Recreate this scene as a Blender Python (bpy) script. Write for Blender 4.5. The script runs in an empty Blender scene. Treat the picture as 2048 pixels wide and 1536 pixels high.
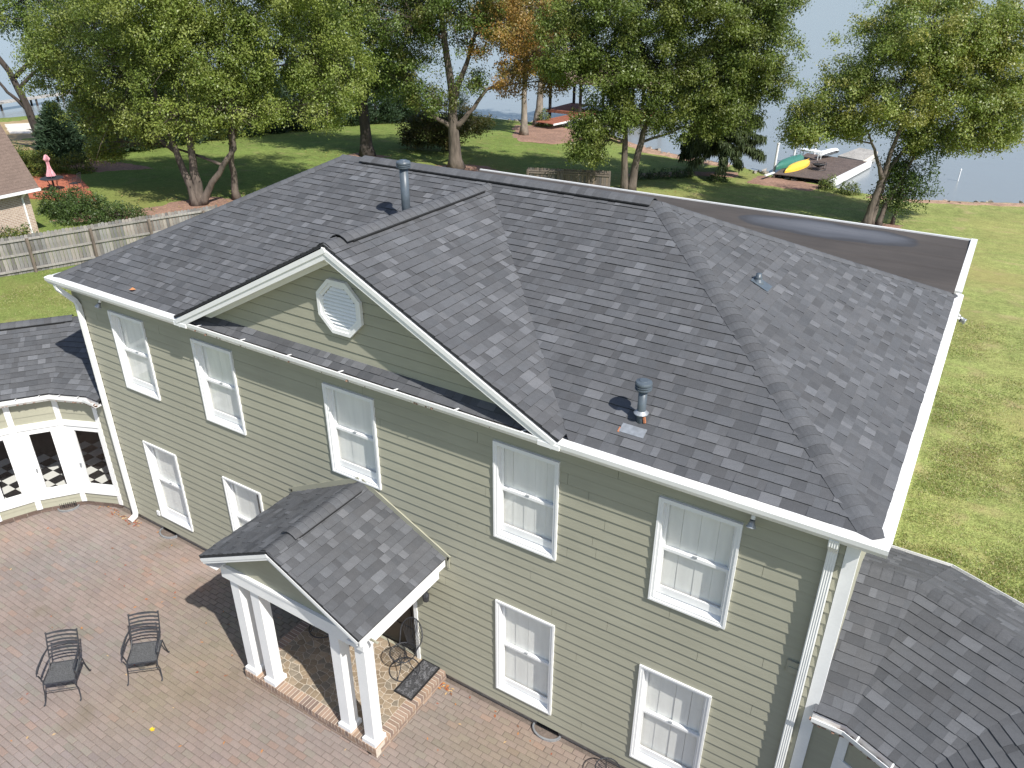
import bpy, math, random
import numpy as np
from mathutils import Vector, Matrix
random.seed(7); rng = np.random.default_rng(11)
scene = bpy.context.scene
COL = scene.collection
V = Vector

# ------------------------------------------------------------------ camera
CAM = V((15.0737, -7.7048, 11.0808))
YAW, PITCH, ROLL = -0.5540, 0.4847, 0.0040
_f = V((math.sin(YAW)*math.cos(PITCH), math.cos(YAW)*math.cos(PITCH), -math.sin(PITCH)))
_r = V((math.cos(YAW), -math.sin(YAW), 0)); _u = _r.cross(_f)
_r2 = _r*math.cos(ROLL) + _u*math.sin(ROLL); _u2 = _u*math.cos(ROLL) - _r*math.sin(ROLL)
cd = bpy.data.cameras.new("camera"); cd.sensor_width = 36; cd.lens = 1548.47/2048*36
cd.clip_start = 0.1; cd.clip_end = 9000
cam = bpy.data.objects.new("camera", cd); COL.objects.link(cam)
mw = Matrix.Identity(4)
for i in range(3):
    mw[i][0] = _r2[i]; mw[i][1] = _u2[i]; mw[i][2] = -_f[i]; mw[i][3] = CAM[i]
cam.matrix_world = mw
scene.camera = cam
def project(p):
    q = V(p)-CAM; w = q.dot(_f)
    if w < .1: return (-9, -9)
    return (.5+q.dot(_r2)/w*1548.47/2048, .5-q.dot(_u2)/w*1548.47/1536)
def inframe(p, m=.03):
    a, b = project(p); return -m < a < 1+m and -m < b < 1+m

# ------------------------------------------------------------------ sky, sun, exposure
SUN = V((0.625, -0.240, 0.743)).normalized()
w = bpy.data.worlds.new("World"); scene.world = w; w.use_nodes = True
nt = w.node_tree; nt.nodes.clear()
wo = nt.nodes.new('ShaderNodeOutputWorld'); bg = nt.nodes.new('ShaderNodeBackground')
sk = nt.nodes.new('ShaderNodeTexSky'); sk.sky_type = 'NISHITA'; sk.sun_disc = False
sk.sun_elevation = math.asin(SUN.z); sk.sun_rotation = math.atan2(SUN.x, SUN.y)
sk.air_density = 0.85; sk.dust_density = 0.9; sk.ozone_density = 1.0
nt.links.new(sk.outputs[0], bg.inputs[0]); nt.links.new(bg.outputs[0], wo.inputs[0])
bg.inputs[1].default_value = 0.11
sd = bpy.data.lights.new("sun", 'SUN'); sd.energy = 4.2; sd.angle = math.radians(0.53); sd.color = (1, .965, .90)
so = bpy.data.objects.new("sun", sd); COL.objects.link(so)
so.rotation_euler = (-SUN).to_track_quat('-Z', 'Y').to_euler(); so.location = SUN*60
scene.view_settings.view_transform = 'Standard'; scene.view_settings.look = 'None'
scene.view_settings.exposure = 0.60; scene.view_settings.gamma = 1
scene.render.engine = 'CYCLES'
scene.cycles.max_bounces = 6; scene.cycles.transparent_max_bounces = 12

# ------------------------------------------------------------------ materials
def mat(name, base=(.5,.5,.5), rough=.7, attr=False, noise=None, bump=None, metal=0., spec=.5, extra=None):
    """noise = list of (scale, low, high, detail[, stretch]) multipliers; bump=(scale,strength,distance[,stretch])"""
    m = bpy.data.materials.new(name); m.use_nodes = True; t = m.node_tree; b = t.nodes['Principled BSDF']
    b.inputs['Roughness'].default_value = rough; b.inputs['Metallic'].default_value = metal
    b.inputs['Specular IOR Level'].default_value = spec
    tc = t.nodes.new('ShaderNodeTexCoord')
    if attr:
        a = t.nodes.new('ShaderNodeAttribute'); a.attribute_name = 'Col'; out = a.outputs['Color']
    else:
        a = t.nodes.new('ShaderNodeRGB'); a.outputs[0].default_value = (*base, 1); out = a.outputs[0]
    def coords(stretch):
        if stretch is None: return tc.outputs['Object']
        mp = t.nodes.new('ShaderNodeMapping'); mp.inputs['Scale'].default_value = stretch
        t.links.new(tc.outputs['Object'], mp.inputs[0]); return mp.outputs[0]
    for nz in (noise or []):
        n = t.nodes.new('ShaderNodeTexNoise'); n.inputs['Scale'].default_value = nz[0]; n.inputs['Detail'].default_value = nz[3]
        t.links.new(coords(nz[4] if len(nz) > 4 else None), n.inputs['Vector'])
        mr = t.nodes.new('ShaderNodeMapRange'); mr.inputs[1].default_value = .3; mr.inputs[2].default_value = .7
        mr.inputs[3].default_value = nz[1]; mr.inputs[4].default_value = nz[2]
        t.links.new(n.outputs[0], mr.inputs[0])
        mx = t.nodes.new('ShaderNodeVectorMath'); mx.operation = 'SCALE'
        t.links.new(out, mx.inputs[0]); t.links.new(mr.outputs[0], mx.inputs['Scale']); out = mx.outputs[0]
    if extra: out = extra(t, tc, out)
    t.links.new(out, b.inputs['Base Color'])
    if bump:
        n = t.nodes.new('ShaderNodeTexNoise'); n.inputs['Scale'].default_value = bump[0]; n.inputs['Detail'].default_value = 4
        t.links.new(coords(bump[3] if len(bump) > 3 else None), n.inputs['Vector'])
        bp = t.nodes.new('ShaderNodeBump'); bp.inputs['Strength'].default_value = bump[1]; bp.inputs['Distance'].default_value = bump[2]
        t.links.new(n.outputs[0], bp.inputs['Height']); t.links.new(bp.outputs[0], b.inputs['Normal'])
    return m
def mix_patch(scale, thr, width, color, detail=4, stretch=None, amount=1.):
    """procedural patches of another colour (stain, dry grass...)"""
    def f(t, tc, out):
        n = t.nodes.new('ShaderNodeTexNoise'); n.inputs['Scale'].default_value = scale; n.inputs['Detail'].default_value = detail
        if stretch:
            mp = t.nodes.new('ShaderNodeMapping'); mp.inputs['Scale'].default_value = stretch
            t.links.new(tc.outputs['Object'], mp.inputs[0]); t.links.new(mp.outputs[0], n.inputs['Vector'])
        else: t.links.new(tc.outputs['Object'], n.inputs['Vector'])
        mr = t.nodes.new('ShaderNodeMapRange'); mr.inputs[1].default_value = thr; mr.inputs[2].default_value = thr+width
        mr.inputs[4].default_value = amount
        t.links.new(n.outputs[0], mr.inputs[0])
        mx = t.nodes.new('ShaderNodeMix'); mx.data_type = 'RGBA'
        t.links.new(mr.outputs[0], mx.inputs[0]); t.links.new(out, mx.inputs[6]); mx.inputs[7].default_value = (*color, 1)
        return mx.outputs[2]
    return f
def chain(*fs):
    def f(t, tc, out):
        for g in fs: out = g(t, tc, out)
        return out
    return f

M = {}
M['shingle'] = mat('asphalt_shingle', attr=True, rough=.92, spec=.25, noise=[(260, .72, 1.3, 2), (1.1, .93, 1.07, 3), (14, .94, 1.06, 3)], bump=(300, .35, .004))
M['siding'] = mat('sage_painted_siding', (.334, .325, .250), .62, noise=[(1.2, .95, 1.05, 3), (22, .96, 1.04, 4, (.12, 1, 1))], bump=(30, .12, .004, (.06, 1, 1)))
M['white'] = mat('white_paint', (.80, .80, .79), .45, noise=[(3, .96, 1.02, 4), (30, .97, 1.02, 3)])
M['gutter'] = mat('white_aluminium_gutter', (.80, .80, .78), .35, noise=[(2.5, .93, 1.02, 5)])
M['shutter'] = mat('white_interior_shutter', (.86, .845, .81), .55, noise=[(3, .93, 1.03, 3, (4, 4, .4))])
M['dark'] = mat('dark_interior', (.035, .033, .032), .9)
M['room'] = mat('dim_room_wall', (.20, .17, .15), .9)
M['black'] = mat('black_plastic_vent', (.012, .012, .013), .8)
M['iron'] = mat('black_wrought_iron', (.030, .031, .036), .5, noise=[(30, .7, 1.5, 3)])
M['seatmesh'] = mat('iron_seat_mesh', (.085, .085, .085), .6, noise=[(80, .5, 1.6, 2)])
M['paver'] = mat('clay_paver', attr=True, rough=.9, spec=.2, noise=[(60, .86, 1.14, 4), (.55, .90, 1.10, 4)], bump=(90, .35, .004),
                 extra=chain(mix_patch(.9, .60, .14, (.15, .13, .08), amount=.45), mix_patch(.5, .60, .1, (.30, .255, .24), amount=.35)))
M['bed'] = mat('paver_bedding_sand', (.150, .120, .100), .95, noise=[(40, .7, 1.25, 4), (2, .8, 1.2, 3)])
M['brick'] = mat('clay_brick', attr=True, rough=.88, spec=.2, noise=[(50, .85, 1.15, 4)], bump=(80, .3, .003))
M['mortar'] = mat('pale_mortar', (.56, .50, .42), .95, noise=[(60, .85, 1.12, 3)])
M['flag'] = mat('flagstone', attr=True, rough=.8, spec=.3, noise=[(25, .86, 1.14, 4), (4, .9, 1.1, 3)], bump=(40, .25, .004))
M['foundation'] = mat('foundation_brick_face', (.30, .26, .22), .95, noise=[(14, .7, 1.3, 4, (1, 1, 3)), (60, .85, 1.1, 2)])
M['pipe'] = mat('grey_painted_pipe', (.085, .105, .125), .4, noise=[(12, .85, 1.12, 3)])
M['galv'] = mat('galvanised_metal', (.38, .40, .42), .42, metal=.5, noise=[(14, .8, 1.15, 4)])
M['rust'] = mat('rust_sealant', (.45, .17, .08), .8, noise=[(40, .7, 1.2, 3)])
def ponding(cx, cy, rx, ry, colr, amp, lo, hi):
    """silt left by standing water: an irregular oval stain"""
    def f(t, tc, out):
        mp = t.nodes.new('ShaderNodeMapping'); mp.vector_type = 'TEXTURE'; mp.inputs['Location'].default_value = (cx, cy, 0); mp.inputs['Scale'].default_value = (rx, ry, 1e6)
        t.links.new(tc.outputs['Object'], mp.inputs[0]); ln = t.nodes.new('ShaderNodeVectorMath'); ln.operation = 'LENGTH'; t.links.new(mp.outputs[0], ln.inputs[0])
        n = t.nodes.new('ShaderNodeTexNoise'); n.inputs['Scale'].default_value = 1.1; n.inputs['Detail'].default_value = 5; t.links.new(tc.outputs['Object'], n.inputs['Vector'])
        ad = t.nodes.new('ShaderNodeMath'); ad.operation = 'MULTIPLY_ADD'; ad.inputs[1].default_value = amp; t.links.new(n.outputs[0], ad.inputs[0]); t.links.new(ln.outputs['Value'], ad.inputs[2])
        mr = t.nodes.new('ShaderNodeMapRange'); mr.inputs[1].default_value = hi+amp*.5; mr.inputs[2].default_value = lo+amp*.5; t.links.new(ad.outputs[0], mr.inputs[0])
        mx = t.nodes.new('ShaderNodeMix'); mx.data_type = 'RGBA'; t.links.new(mr.outputs[0], mx.inputs[0]); t.links.new(out, mx.inputs[6]); mx.inputs[7].default_value = (*colr, 1)
        return mx.outputs[2]
    return f
M['membrane'] = mat('bitumen_membrane', (.060, .051, .045), .85, noise=[(.6, .82, 1.22, 5), (5, .90, 1.1, 4, (.12, 1, 1)), (60, .9, 1.1, 2)], bump=(60, .2, .004), extra=chain(ponding(12.0, 11.35, 2.05, .78, (.040, .040, .044), .5, .96, 1.02), ponding(12.0, 11.38, 1.95, .70, (.070, .074, .086), .75, .72, 1.0), ponding(12.0, 11.5, 1.6, .45, (.105, .110, .124), .8, .4, 1.0)))
M['puddle'] = mat('silt_film', (.060, .066, .080), .45, noise=[(.7, .75, 1.25, 4)])
M['puddle_in'] = mat('silt_film_pale', (.115, .125, .148), .5, noise=[(.9, .8, 1.2, 4)])
M['bark'] = mat('bark', (.115, .092, .075), .95, noise=[(5, .6, 1.4, 5, (1, 1, .25))], bump=(9, .8, .04, (1, 1, .3)))
M['barkpale'] = mat('pale_bark', (.27, .23, .19), .95, noise=[(4, .55, 1.3, 5, (1, 1, .4))], bump=(9, .6, .03))
M['barkdark'] = mat('dark_bark', (.055, .044, .038), .95, noise=[(5, .6, 1.4, 5, (1, 1, .25))], bump=(9, .8, .04, (1, 1, .3)))
def wood(name, c, stretch, rough=.85):
    return mat(name, c, rough, noise=[(9, .72, 1.25, 5, stretch), (1.3, .82, 1.18, 3), (40, .93, 1.06, 2)], bump=(12, .3, .004, stretch))
M['fence'] = mat('weathered_fence_wood', attr=True, rough=.9, noise=[(9, .65, 1.3, 5, (6, 6, .5)), (1.5, .85, 1.15, 3)], bump=(14, .3, .004, (5, 5, .4)))
M['deckdark'] = wood('weathered_dock_boards', (.115, .085, .072), (1, 1, 1))
M['deckgrey'] = wood('grey_float_boards', (.36, .34, .31), (1, 1, 1))
M['deckred'] = wood('red_stained_deck', (.30, .105, .06), (1, 1, 1))
M['brownroof'] = mat('brown_roofing', (.155, .112, .092), .92, noise=[(30, .75, 1.25, 3), (7, .9, 1.1, 2), (1, .93, 1.08, 3)])
M['tanroof'] = mat('tan_roofing', (.27, .19, .155), .92, noise=[(20, .75, 1.25, 3)])
M['redpatio'] = mat('red_stained_concrete', (.42, .135, .075), .85, noise=[(2, .85, 1.1, 4), (20, .93, 1.06, 3)])
M['pink'] = mat('pink_canvas', (.66, .34, .39), .85, noise=[(7, .6, 1.35, 2, (1, 1, .3))])
M['yellow'] = mat('yellow_plastic', (.80, .50, .06), .4, noise=[(3, .92, 1.04, 3)])
M['green'] = mat('green_plastic', (.045, .17, .13), .45, noise=[(3, .88, 1.06, 3)])
M['hull'] = mat('white_gelcoat', (.80, .81, .82), .35, noise=[(3, .95, 1.02, 3)])
M['mulch'] = mat('mulch', (.26, .155, .11), .98, noise=[(6, .75, 1.25, 5), (40, .6, 1.4, 3), (.7, .85, 1.2, 3)], bump=(30, .8, .03))
M['sandy'] = mat('pale_sand', (.66, .60, .52), .95, noise=[(2, .93, 1.05, 4)])
M['drygrass'] = mat('dry_lawn', (.33, .235, .115), .98, noise=[(.6, .8, 1.2, 4), (15, .75, 1.2, 4)])
M['shorebank'] = mat('clay_bank', (.34, .22, .15), .98, noise=[(2, .7, 1.3, 5), (20, .7, 1.3, 3)], bump=(8, .8, .05))
M['stone'] = mat('shore_stone', (.33, .30, .27), .95, noise=[(6, .7, 1.25, 4)])
M['leaflit'] = mat('fallen_leaf', attr=True, rough=.8)

def leafmat(name, trans=.35, rough=.45):
    m = bpy.data.materials.new(name); m.use_nodes = True; t = m.node_tree; t.nodes.clear()
    o = t.nodes.new('ShaderNodeOutputMaterial'); b = t.nodes.new('ShaderNodeBsdfPrincipled'); tr = t.nodes.new('ShaderNodeBsdfTranslucent')
    a = t.nodes.new('ShaderNodeAttribute'); a.attribute_name = 'Col'; mx = t.nodes.new('ShaderNodeMixShader')
    b.inputs['Roughness'].default_value = rough; b.inputs['Specular IOR Level'].default_value = .5; mx.inputs[0].default_value = trans
    g = t.nodes.new('ShaderNodeVectorMath'); g.operation = 'MULTIPLY'; g.inputs[1].default_value = (1.25, 1.3, .6)
    t.links.new(a.outputs[0], b.inputs['Base Color']); t.links.new(a.outputs[0], g.inputs[0]); t.links.new(g.outputs[0], tr.inputs[0])
    t.links.new(b.outputs[0], mx.inputs[1]); t.links.new(tr.outputs[0], mx.inputs[2]); t.links.new(mx.outputs[0], o.inputs[0])
    return m
M['leaf'] = leafmat('tree_leaf'); M['needle'] = leafmat('needle_foliage', .15, .6); M['shrubleaf'] = leafmat('shrub_leaf', .25, .5)

def glassmat(name, tint, refl_rough=.01):
    m = bpy.data.materials.new(name); m.use_nodes = True; t = m.node_tree; t.nodes.clear()
    o = t.nodes.new('ShaderNodeOutputMaterial'); tr = t.nodes.new('ShaderNodeBsdfTransparent'); gl = t.nodes.new('ShaderNodeBsdfGlossy')
    fr = t.nodes.new('ShaderNodeLayerWeight'); fr.inputs[0].default_value = .5; mx = t.nodes.new('ShaderNodeMixShader')      # Schlick reflectance, the same from both sides of the sheet
    tr.inputs[0].default_value = (*tint, 1); gl.inputs['Roughness'].default_value = refl_rough
    pw = t.nodes.new('ShaderNodeMath'); pw.operation = 'POWER'; pw.inputs[1].default_value = 5
    mu = t.nodes.new('ShaderNodeMath'); mu.operation = 'MULTIPLY_ADD'; mu.inputs[1].default_value = .90; mu.inputs[2].default_value = .06; mu.use_clamp = True
    t.links.new(fr.outputs['Facing'], pw.inputs[0]); t.links.new(pw.outputs[0], mu.inputs[0]); t.links.new(mu.outputs[0], mx.inputs[0])
    t.links.new(tr.outputs[0], mx.inputs[1]); t.links.new(gl.outputs[0], mx.inputs[2]); t.links.new(mx.outputs[0], o.inputs[0])
    return m
M['glass'] = glassmat('window_glass', (.965, .975, .97))

def watermat():
    m = mat('lake_water', (.215, .235, .24), .24, spec=.5)
    t = m.node_tree; b = t.nodes['Principled BSDF']; b.inputs['IOR'].default_value = 1.33
    tc = t.nodes.new('ShaderNodeTexCoord')
    def nz(scale, st, rot=0):
        mp = t.nodes.new('ShaderNodeMapping'); mp.inputs['Scale'].default_value = st; mp.inputs['Rotation'].default_value = (0, 0, rot)
        n = t.nodes.new('ShaderNodeTexNoise'); n.inputs['Scale'].default_value = scale; n.inputs['Detail'].default_value = 4
        t.links.new(tc.outputs['Object'], mp.inputs[0]); t.links.new(mp.outputs[0], n.inputs['Vector']); return n.outputs[0]
    a = nz(.9, (.35, 1.2, 1), .5); c = nz(.12, (.5, 1, 1), .4)
    ad = t.nodes.new('ShaderNodeMath'); ad.operation = 'MULTIPLY_ADD'; ad.inputs[1].default_value = 1.5
    t.links.new(c, ad.inputs[0]); t.links.new(a, ad.inputs[2])
    bp = t.nodes.new('ShaderNodeBump'); bp.inputs['Strength'].default_value = .22; bp.inputs['Distance'].default_value = .10
    t.links.new(ad.outputs[0], bp.inputs['Height']); t.links.new(bp.outputs[0], b.inputs['Normal'])
    return m
M['water'] = watermat()
def dry_east(t, tc, out):
    """the open lawn east of the trees is drier and yellower"""
    sx = t.nodes.new('ShaderNodeSeparateXYZ'); t.links.new(tc.outputs['Object'], sx.inputs[0])
    n = t.nodes.new('ShaderNodeTexNoise'); n.inputs['Scale'].default_value = .12; t.links.new(tc.outputs['Object'], n.inputs['Vector'])
    ad = t.nodes.new('ShaderNodeMath'); ad.operation = 'MULTIPLY_ADD'; ad.inputs[1].default_value = 22; t.links.new(n.outputs[0], ad.inputs[0]); t.links.new(sx.outputs[0], ad.inputs[2])
    mr = t.nodes.new('ShaderNodeMapRange'); mr.inputs[1].default_value = -6; mr.inputs[2].default_value = 24; t.links.new(ad.outputs[0], mr.inputs[0])
    mx = t.nodes.new('ShaderNodeMix'); mx.data_type = 'RGBA'; mx.blend_type = 'MULTIPLY'; t.links.new(mr.outputs[0], mx.inputs[0]); t.links.new(out, mx.inputs[6]); mx.inputs[7].default_value = (1.62, 1.38, 1.75, 1)
    return mx.outputs[2]
M['lawn'] = mat('lawn_grass', (.150, .200, .052), .95, spec=.1,
    noise=[(.22, .88, 1.12, 4), (2.2, .84, 1.16, 5), (9, .74, 1.26, 5), (28, .62, 1.38, 4)], bump=(30, .6, .04),
    extra=chain(mix_patch(.10, .50, .22, (.235, .225, .075), 5, amount=.7), mix_patch(.9, .56, .2, (.27, .225, .11), 6, amount=.5), mix_patch(1.3, .52, .2, (.21, .20, .075), 3, (.16, 1.5, 1), .35), dry_east))

# ------------------------------------------------------------------ mesh helpers
class MB:
    def __init__(s): s.v = []; s.f = []; s.c = []
    def add(s, verts, faces, col=(.5, .5, .5)):
        o = len(s.v); s.v += [tuple(p) for p in verts]; s.f += [tuple(i+o for i in f) for f in faces]
        s.c += [col]*len(verts) if not isinstance(col, list) else col
    def box(s, x0, x1, y0, y1, z0, z1, col=(.5, .5, .5)):
        s.add([(x0,y0,z0),(x1,y0,z0),(x1,y1,z0),(x0,y1,z0),(x0,y0,z1),(x1,y0,z1),(x1,y1,z1),(x0,y1,z1)],
              [(0,3,2,1),(4,5,6,7),(0,1,5,4),(1,2,6,5),(2,3,7,6),(3,0,4,7)], col)
    def obox(s, c, ax, hs, col=(.5, .5, .5)):
        c = V(c); a, b, d = [V(q)*h for q, h in zip(ax, hs)]
        P = [c-a-b-d, c+a-b-d, c+a+b-d, c-a+b-d, c-a-b+d, c+a-b+d, c+a+b+d, c-a+b+d]
        s.add(P, [(0,3,2,1),(4,5,6,7),(0,1,5,4),(1,2,6,5),(2,3,7,6),(3,0,4,7)], col)
    def beam(s, p, q, wd, ht, col=(.5, .5, .5), up=(0, 0, 1)):
        p, q = V(p), V(q); d = (q-p); L = d.length; d.normalize(); sd = d.cross(V(up))
        if sd.length < 1e-4: sd = d.cross(V((0, 1, 0)))
        sd.normalize(); s.obox((p+q)/2, (d, sd, sd.cross(d)), (L/2, wd/2, ht/2), col)
    def tube(s, path, rad, n=6, col=(.5, .5, .5), cap=True, closed=False):
        P = [V(p) for p in path]; m = len(P); rs = rad if isinstance(rad, (list, tuple)) else [rad]*m
        prev = None; rings = []
        for i in range(m):
            if closed: t = P[(i+1) % m]-P[i-1]
            else: t = P[min(i+1, m-1)]-P[max(i-1, 0)]
            t.normalize()
            if prev is None: a = t.orthogonal().normalized()
            else:
                a = prev-t*prev.dot(t)
                a = a.normalized() if a.length > 1e-5 else t.orthogonal().normalized()
            prev = a; b = t.cross(a)
            rings.append([P[i]+(a*math.cos(k*2*math.pi/n)+b*math.sin(k*2*math.pi/n))*rs[i] for k in range(n)])
        vs = [p for r in rings for p in r]; fs = []
        for i in range(m if closed else m-1):
            j = (i+1) % m
            for k in range(n): fs.append((i*n+k, i*n+(k+1) % n, j*n+(k+1) % n, j*n+k))
        if cap and not closed: fs += [tuple(range(n-1, -1, -1)), tuple((m-1)*n+k for k in range(n))]
        s.add(vs, fs, col)
    def lathe(s, prof, n=16, org=(0, 0, 0), col=(.5, .5, .5)):
        o = V(org); m = len(prof)
        vs = [o+V((r*math.cos(k*2*math.pi/n), r*math.sin(k*2*math.pi/n), z)) for r, z in prof for k in range(n)]
        fs = [(i*n+k, i*n+(k+1) % n, (i+1)*n+(k+1) % n, (i+1)*n+k) for i in range(m-1) for k in range(n)]
        fs += [tuple(range(n-1, -1, -1)), tuple((m-1)*n+k for k in range(n))]
        s.add(vs, fs, col)
    def prism(s, poly, h0, h1, col=(.5, .5, .5), side=None):
        n = len(poly); b = [(x, y, h0) for x, y in poly]; t = [(x, y, h1) for x, y in poly]
        s.add(b+t, [tuple(range(n-1, -1, -1)), tuple(range(n, 2*n))]+[(i, (i+1) % n, n+(i+1) % n, n+i) for i in range(n)], col)
    def build(s, name, m, parent=None, smooth=False, loc=None):
        me = bpy.data.meshes.new(name); me.from_pydata(s.v, [], s.f)
        a = me.color_attributes.new('Col', 'FLOAT_COLOR', 'POINT')
        a.data.foreach_set('color', np.array([(*c, 1.) for c in s.c], dtype=np.float32).ravel())
        if smooth: me.polygons.foreach_set('use_smooth', [True]*len(me.polygons))
        me.materials.append(M[m] if isinstance(m, str) else m)
        ob = bpy.data.objects.new(name, me); COL.objects.link(ob)
        if loc: ob.location = loc
        if parent is not None: ob.parent = parent
        return ob
def quick(name, m, parent, fn, smooth=False):
    b = MB(); fn(b); return b.build(name, m, parent, smooth)
def tag(o, label=None, cat=None, group=None, kind=None):
    if label: o['label'] = label
    if cat: o['category'] = cat
    if group: o['group'] = group
    if kind: o['kind'] = kind
    return o
def empty(name, loc=(0, 0, 0), rz=0, parent=None):
    o = bpy.data.objects.new(name, None); COL.objects.link(o); o.location = loc; o.rotation_euler = (0, 0, rz); o.empty_display_size = .1
    if parent is not None: o.parent = parent
    return o
def copy_tree(o, parent=None):
    c = o.copy(); COL.objects.link(c); c.parent = parent
    for ch in list(o.children): copy_tree(ch, c)
    return c
def clip(poly, conv):
    """Sutherland-Hodgman clip of 2D poly by CCW convex polygon"""
    out = poly
    n = len(conv)
    for i in range(n):
        a, b = conv[i], conv[(i+1) % n]; ex, ey = b[0]-a[0], b[1]-a[1]
        inp, out = out, []
        if not inp: return []
        for k in range(len(inp)):
            p, q = inp[k-1], inp[k]
            dp = ex*(p[1]-a[1])-ey*(p[0]-a[0]); dq = ex*(q[1]-a[1])-ey*(q[0]-a[0])
            if (dp >= 0) != (dq >= 0):
                t = dp/(dp-dq); out.append((p[0]+(q[0]-p[0])*t, p[1]+(q[1]-p[1])*t))
            if dq >= 0: out.append(q)
    return out
def area2(p): return .5*sum(p[i-1][0]*p[i][1]-p[i][0]*p[i-1][1] for i in range(len(p)))
def ccw(p): return p if area2(p) > 0 else p[::-1]
def smooth_noise(P, sc, seed=0):
    r = np.random.default_rng(seed); v = 0
    for k in range(5):
        d = r.normal(size=3)*sc*(1+.6*k); v = v+np.sin(P@d+r.uniform(0, 6.28))/(1+.35*k)
    return v

# ------------------------------------------------------------------ terrain and lake
ZL = -1.3
SH = np.array([(600, 330), (60, 66), (23.46, 52.37), (16.92, 49.42), (13.79, 47.85), (10.84, 46.38), (8.15, 46.59), (5.83, 47.32), (3.65, 48.28), (1.1, 48.8), (-1.56, 50.38), (-5.31, 51.12),
  (-9.78, 52.86), (-16.07, 57.43), (-20.44, 58.95), (-24.04, 58.6), (-27.38, 58.5), (-31.03, 58.66), (-39.11, 57.62), (-49.73, 53.96), (-58.54, 48.18), (-64.78, 40.8), (-66.52, 36.57), (-68.17, 32.58), (-68.9, 24.29), (-74, -40), (-160, -700)], float)
def shore_dist(X, Y):
    P = np.stack([np.ravel(X), np.ravel(Y)], 1).astype(float); best = np.full(len(P), 1e18); sg = np.ones(len(P))
    for a, b in zip(SH[:-1], SH[1:]):
        d = b-a; t = np.clip(((P-a)@d)/(d@d), 0, 1); q = P-(a+t[:, None]*d); r = (q**2).sum(1)
        cr = d[0]*(P[:, 1]-a[1])-d[1]*(P[:, 0]-a[0]); m = r < best
        best = np.where(m, r, best); sg = np.where(m, np.where(cr > 0, 1., -1.), sg)
    return (np.sqrt(best)*sg).reshape(np.shape(X))
def ground_z(X, Y):
    s = shore_dist(X, Y); t = np.clip(s/30, 0, 1); z = -1.2*(1-t*t*(3-2*t))
    return np.where(s < 0, -1.2+np.maximum(s, -6)*.35, z)
def gz(x, y): return float(ground_z(np.array([x]), np.array([y]))[0])
def axis(lo, hi, step, far_lo, far_hi):
    a = list(np.arange(lo, hi+1e-6, step)); x = hi; st = step
    while x < far_hi: st *= 1.5; x += st; a.append(x)
    x = lo; st = step
    while x > far_lo: st *= 1.5; x -= st; a.insert(0, x)
    return np.array(a)
gx_ = axis(-80, 40, .6, -900, 900); gy_ = axis(-14, 66, .6, -900, 400)
X, Y = np.meshgrid(gx_, gy_); Z = ground_z(X, Y)
Z = Z+.018*smooth_noise(np.stack([X.ravel(), Y.ravel(), 0*X.ravel()], 1), .5, 3).reshape(X.shape)*(shore_dist(X, Y) > .5)
inc = (X > -5.5) & (X < 20.3) & (Y < 4.0) & (Y > -13)         # courtyard and house footprint: dug out under the paving
inc |= (X > -.3) & (X < 15.1) & (Y < 8.2) & (Y > -13)
lawn_strip = (X > 15.6) & (Y > 2.6) | (X < -.8) & (Y > 2.6)
Z = np.where(inc & ~lawn_strip, -.30, Z)
nx, ny = len(gx_), len(gy_)
me = bpy.data.meshes.new('ground')
idx = np.arange(nx*ny).reshape(ny, nx)
q = np.stack([idx[:-1, :-1], idx[:-1, 1:], idx[1:, 1:], idx[1:, :-1]], -1).reshape(-1, 4)
me.from_pydata(np.stack([X.ravel(), Y.ravel(), Z.ravel()], 1).tolist(), [], q.tolist())
me.polygons.foreach_set('use_smooth', [True]*len(me.polygons)); me.materials.append(M['lawn'])
ground = bpy.data.objects.new('lawn', me); COL.objects.link(ground); tag(ground, kind='structure')
b = MB(); b.add([(-3000, -1500, ZL), (3000, -1500, ZL), (3000, 5000, ZL), (-3000, 5000, ZL)], [(0, 1, 2, 3)])
tag(b.build('lake', 'water'), kind='structure')
# far shore, a low wooded ridge beyond the lake
b = MB(); xs = np.linspace(-3000, 3000, 60); top = 11+4*np.sin(xs*.004)+2*np.sin(xs*.013+1)
for i in range(59):
    b.add([(xs[i], 2600, -3), (xs[i+1], 2600, -3), (xs[i+1], 2700, top[i+1]), (xs[i], 2700, top[i]), (xs[i+1], 3100, -3), (xs[i], 3100, -3)], [(0, 1, 2, 3), (3, 2, 4, 5)])
tag(b.build('hills', mat('far_woods', (.05, .075, .04), .95, noise=[(.02, .8, 1.2, 4)])), kind='structure')
def drape(name, poly, m, lift=.02, label=None, step=.45, rag=.25, seed=1):
    """a patch of another ground cover laid on the terrain, with a ragged outline"""
    P = [V((*p, 0)) for p in poly]; c = sum(P, V())/len(P); ring = []
    r = random.Random(seed)
    for i in range(len(P)):
        a, bb = P[i], P[(i+1) % len(P)]; n = max(2, int((bb-a).length/step))
        for k in range(n):
            p = a.lerp(bb, k/n); d = (p-c).normalized(); ring.append(p+d*r.uniform(-rag, rag))
    mb = MB(); nr = 7; n = len(ring); vs = []
    for j in range(nr+1):
        for p in ring:
            q = c.lerp(p, j/nr); vs.append((q.x, q.y, 0))
    arr = np.array(vs); arr[:, 2] = ground_z(arr[:, 0], arr[:, 1])+lift
    arr[-n:, 2] -= lift+.03
    fs = [(j*n+k, (j+1)*n+k, (j+1)*n+(k+1) % n, j*n+(k+1) % n) for j in range(nr) for k in range(n)]
    mb.add([tuple(v) for v in arr], fs)
    o = mb.build(name, m, None, True); tag(o, kind='structure'); return o

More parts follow.
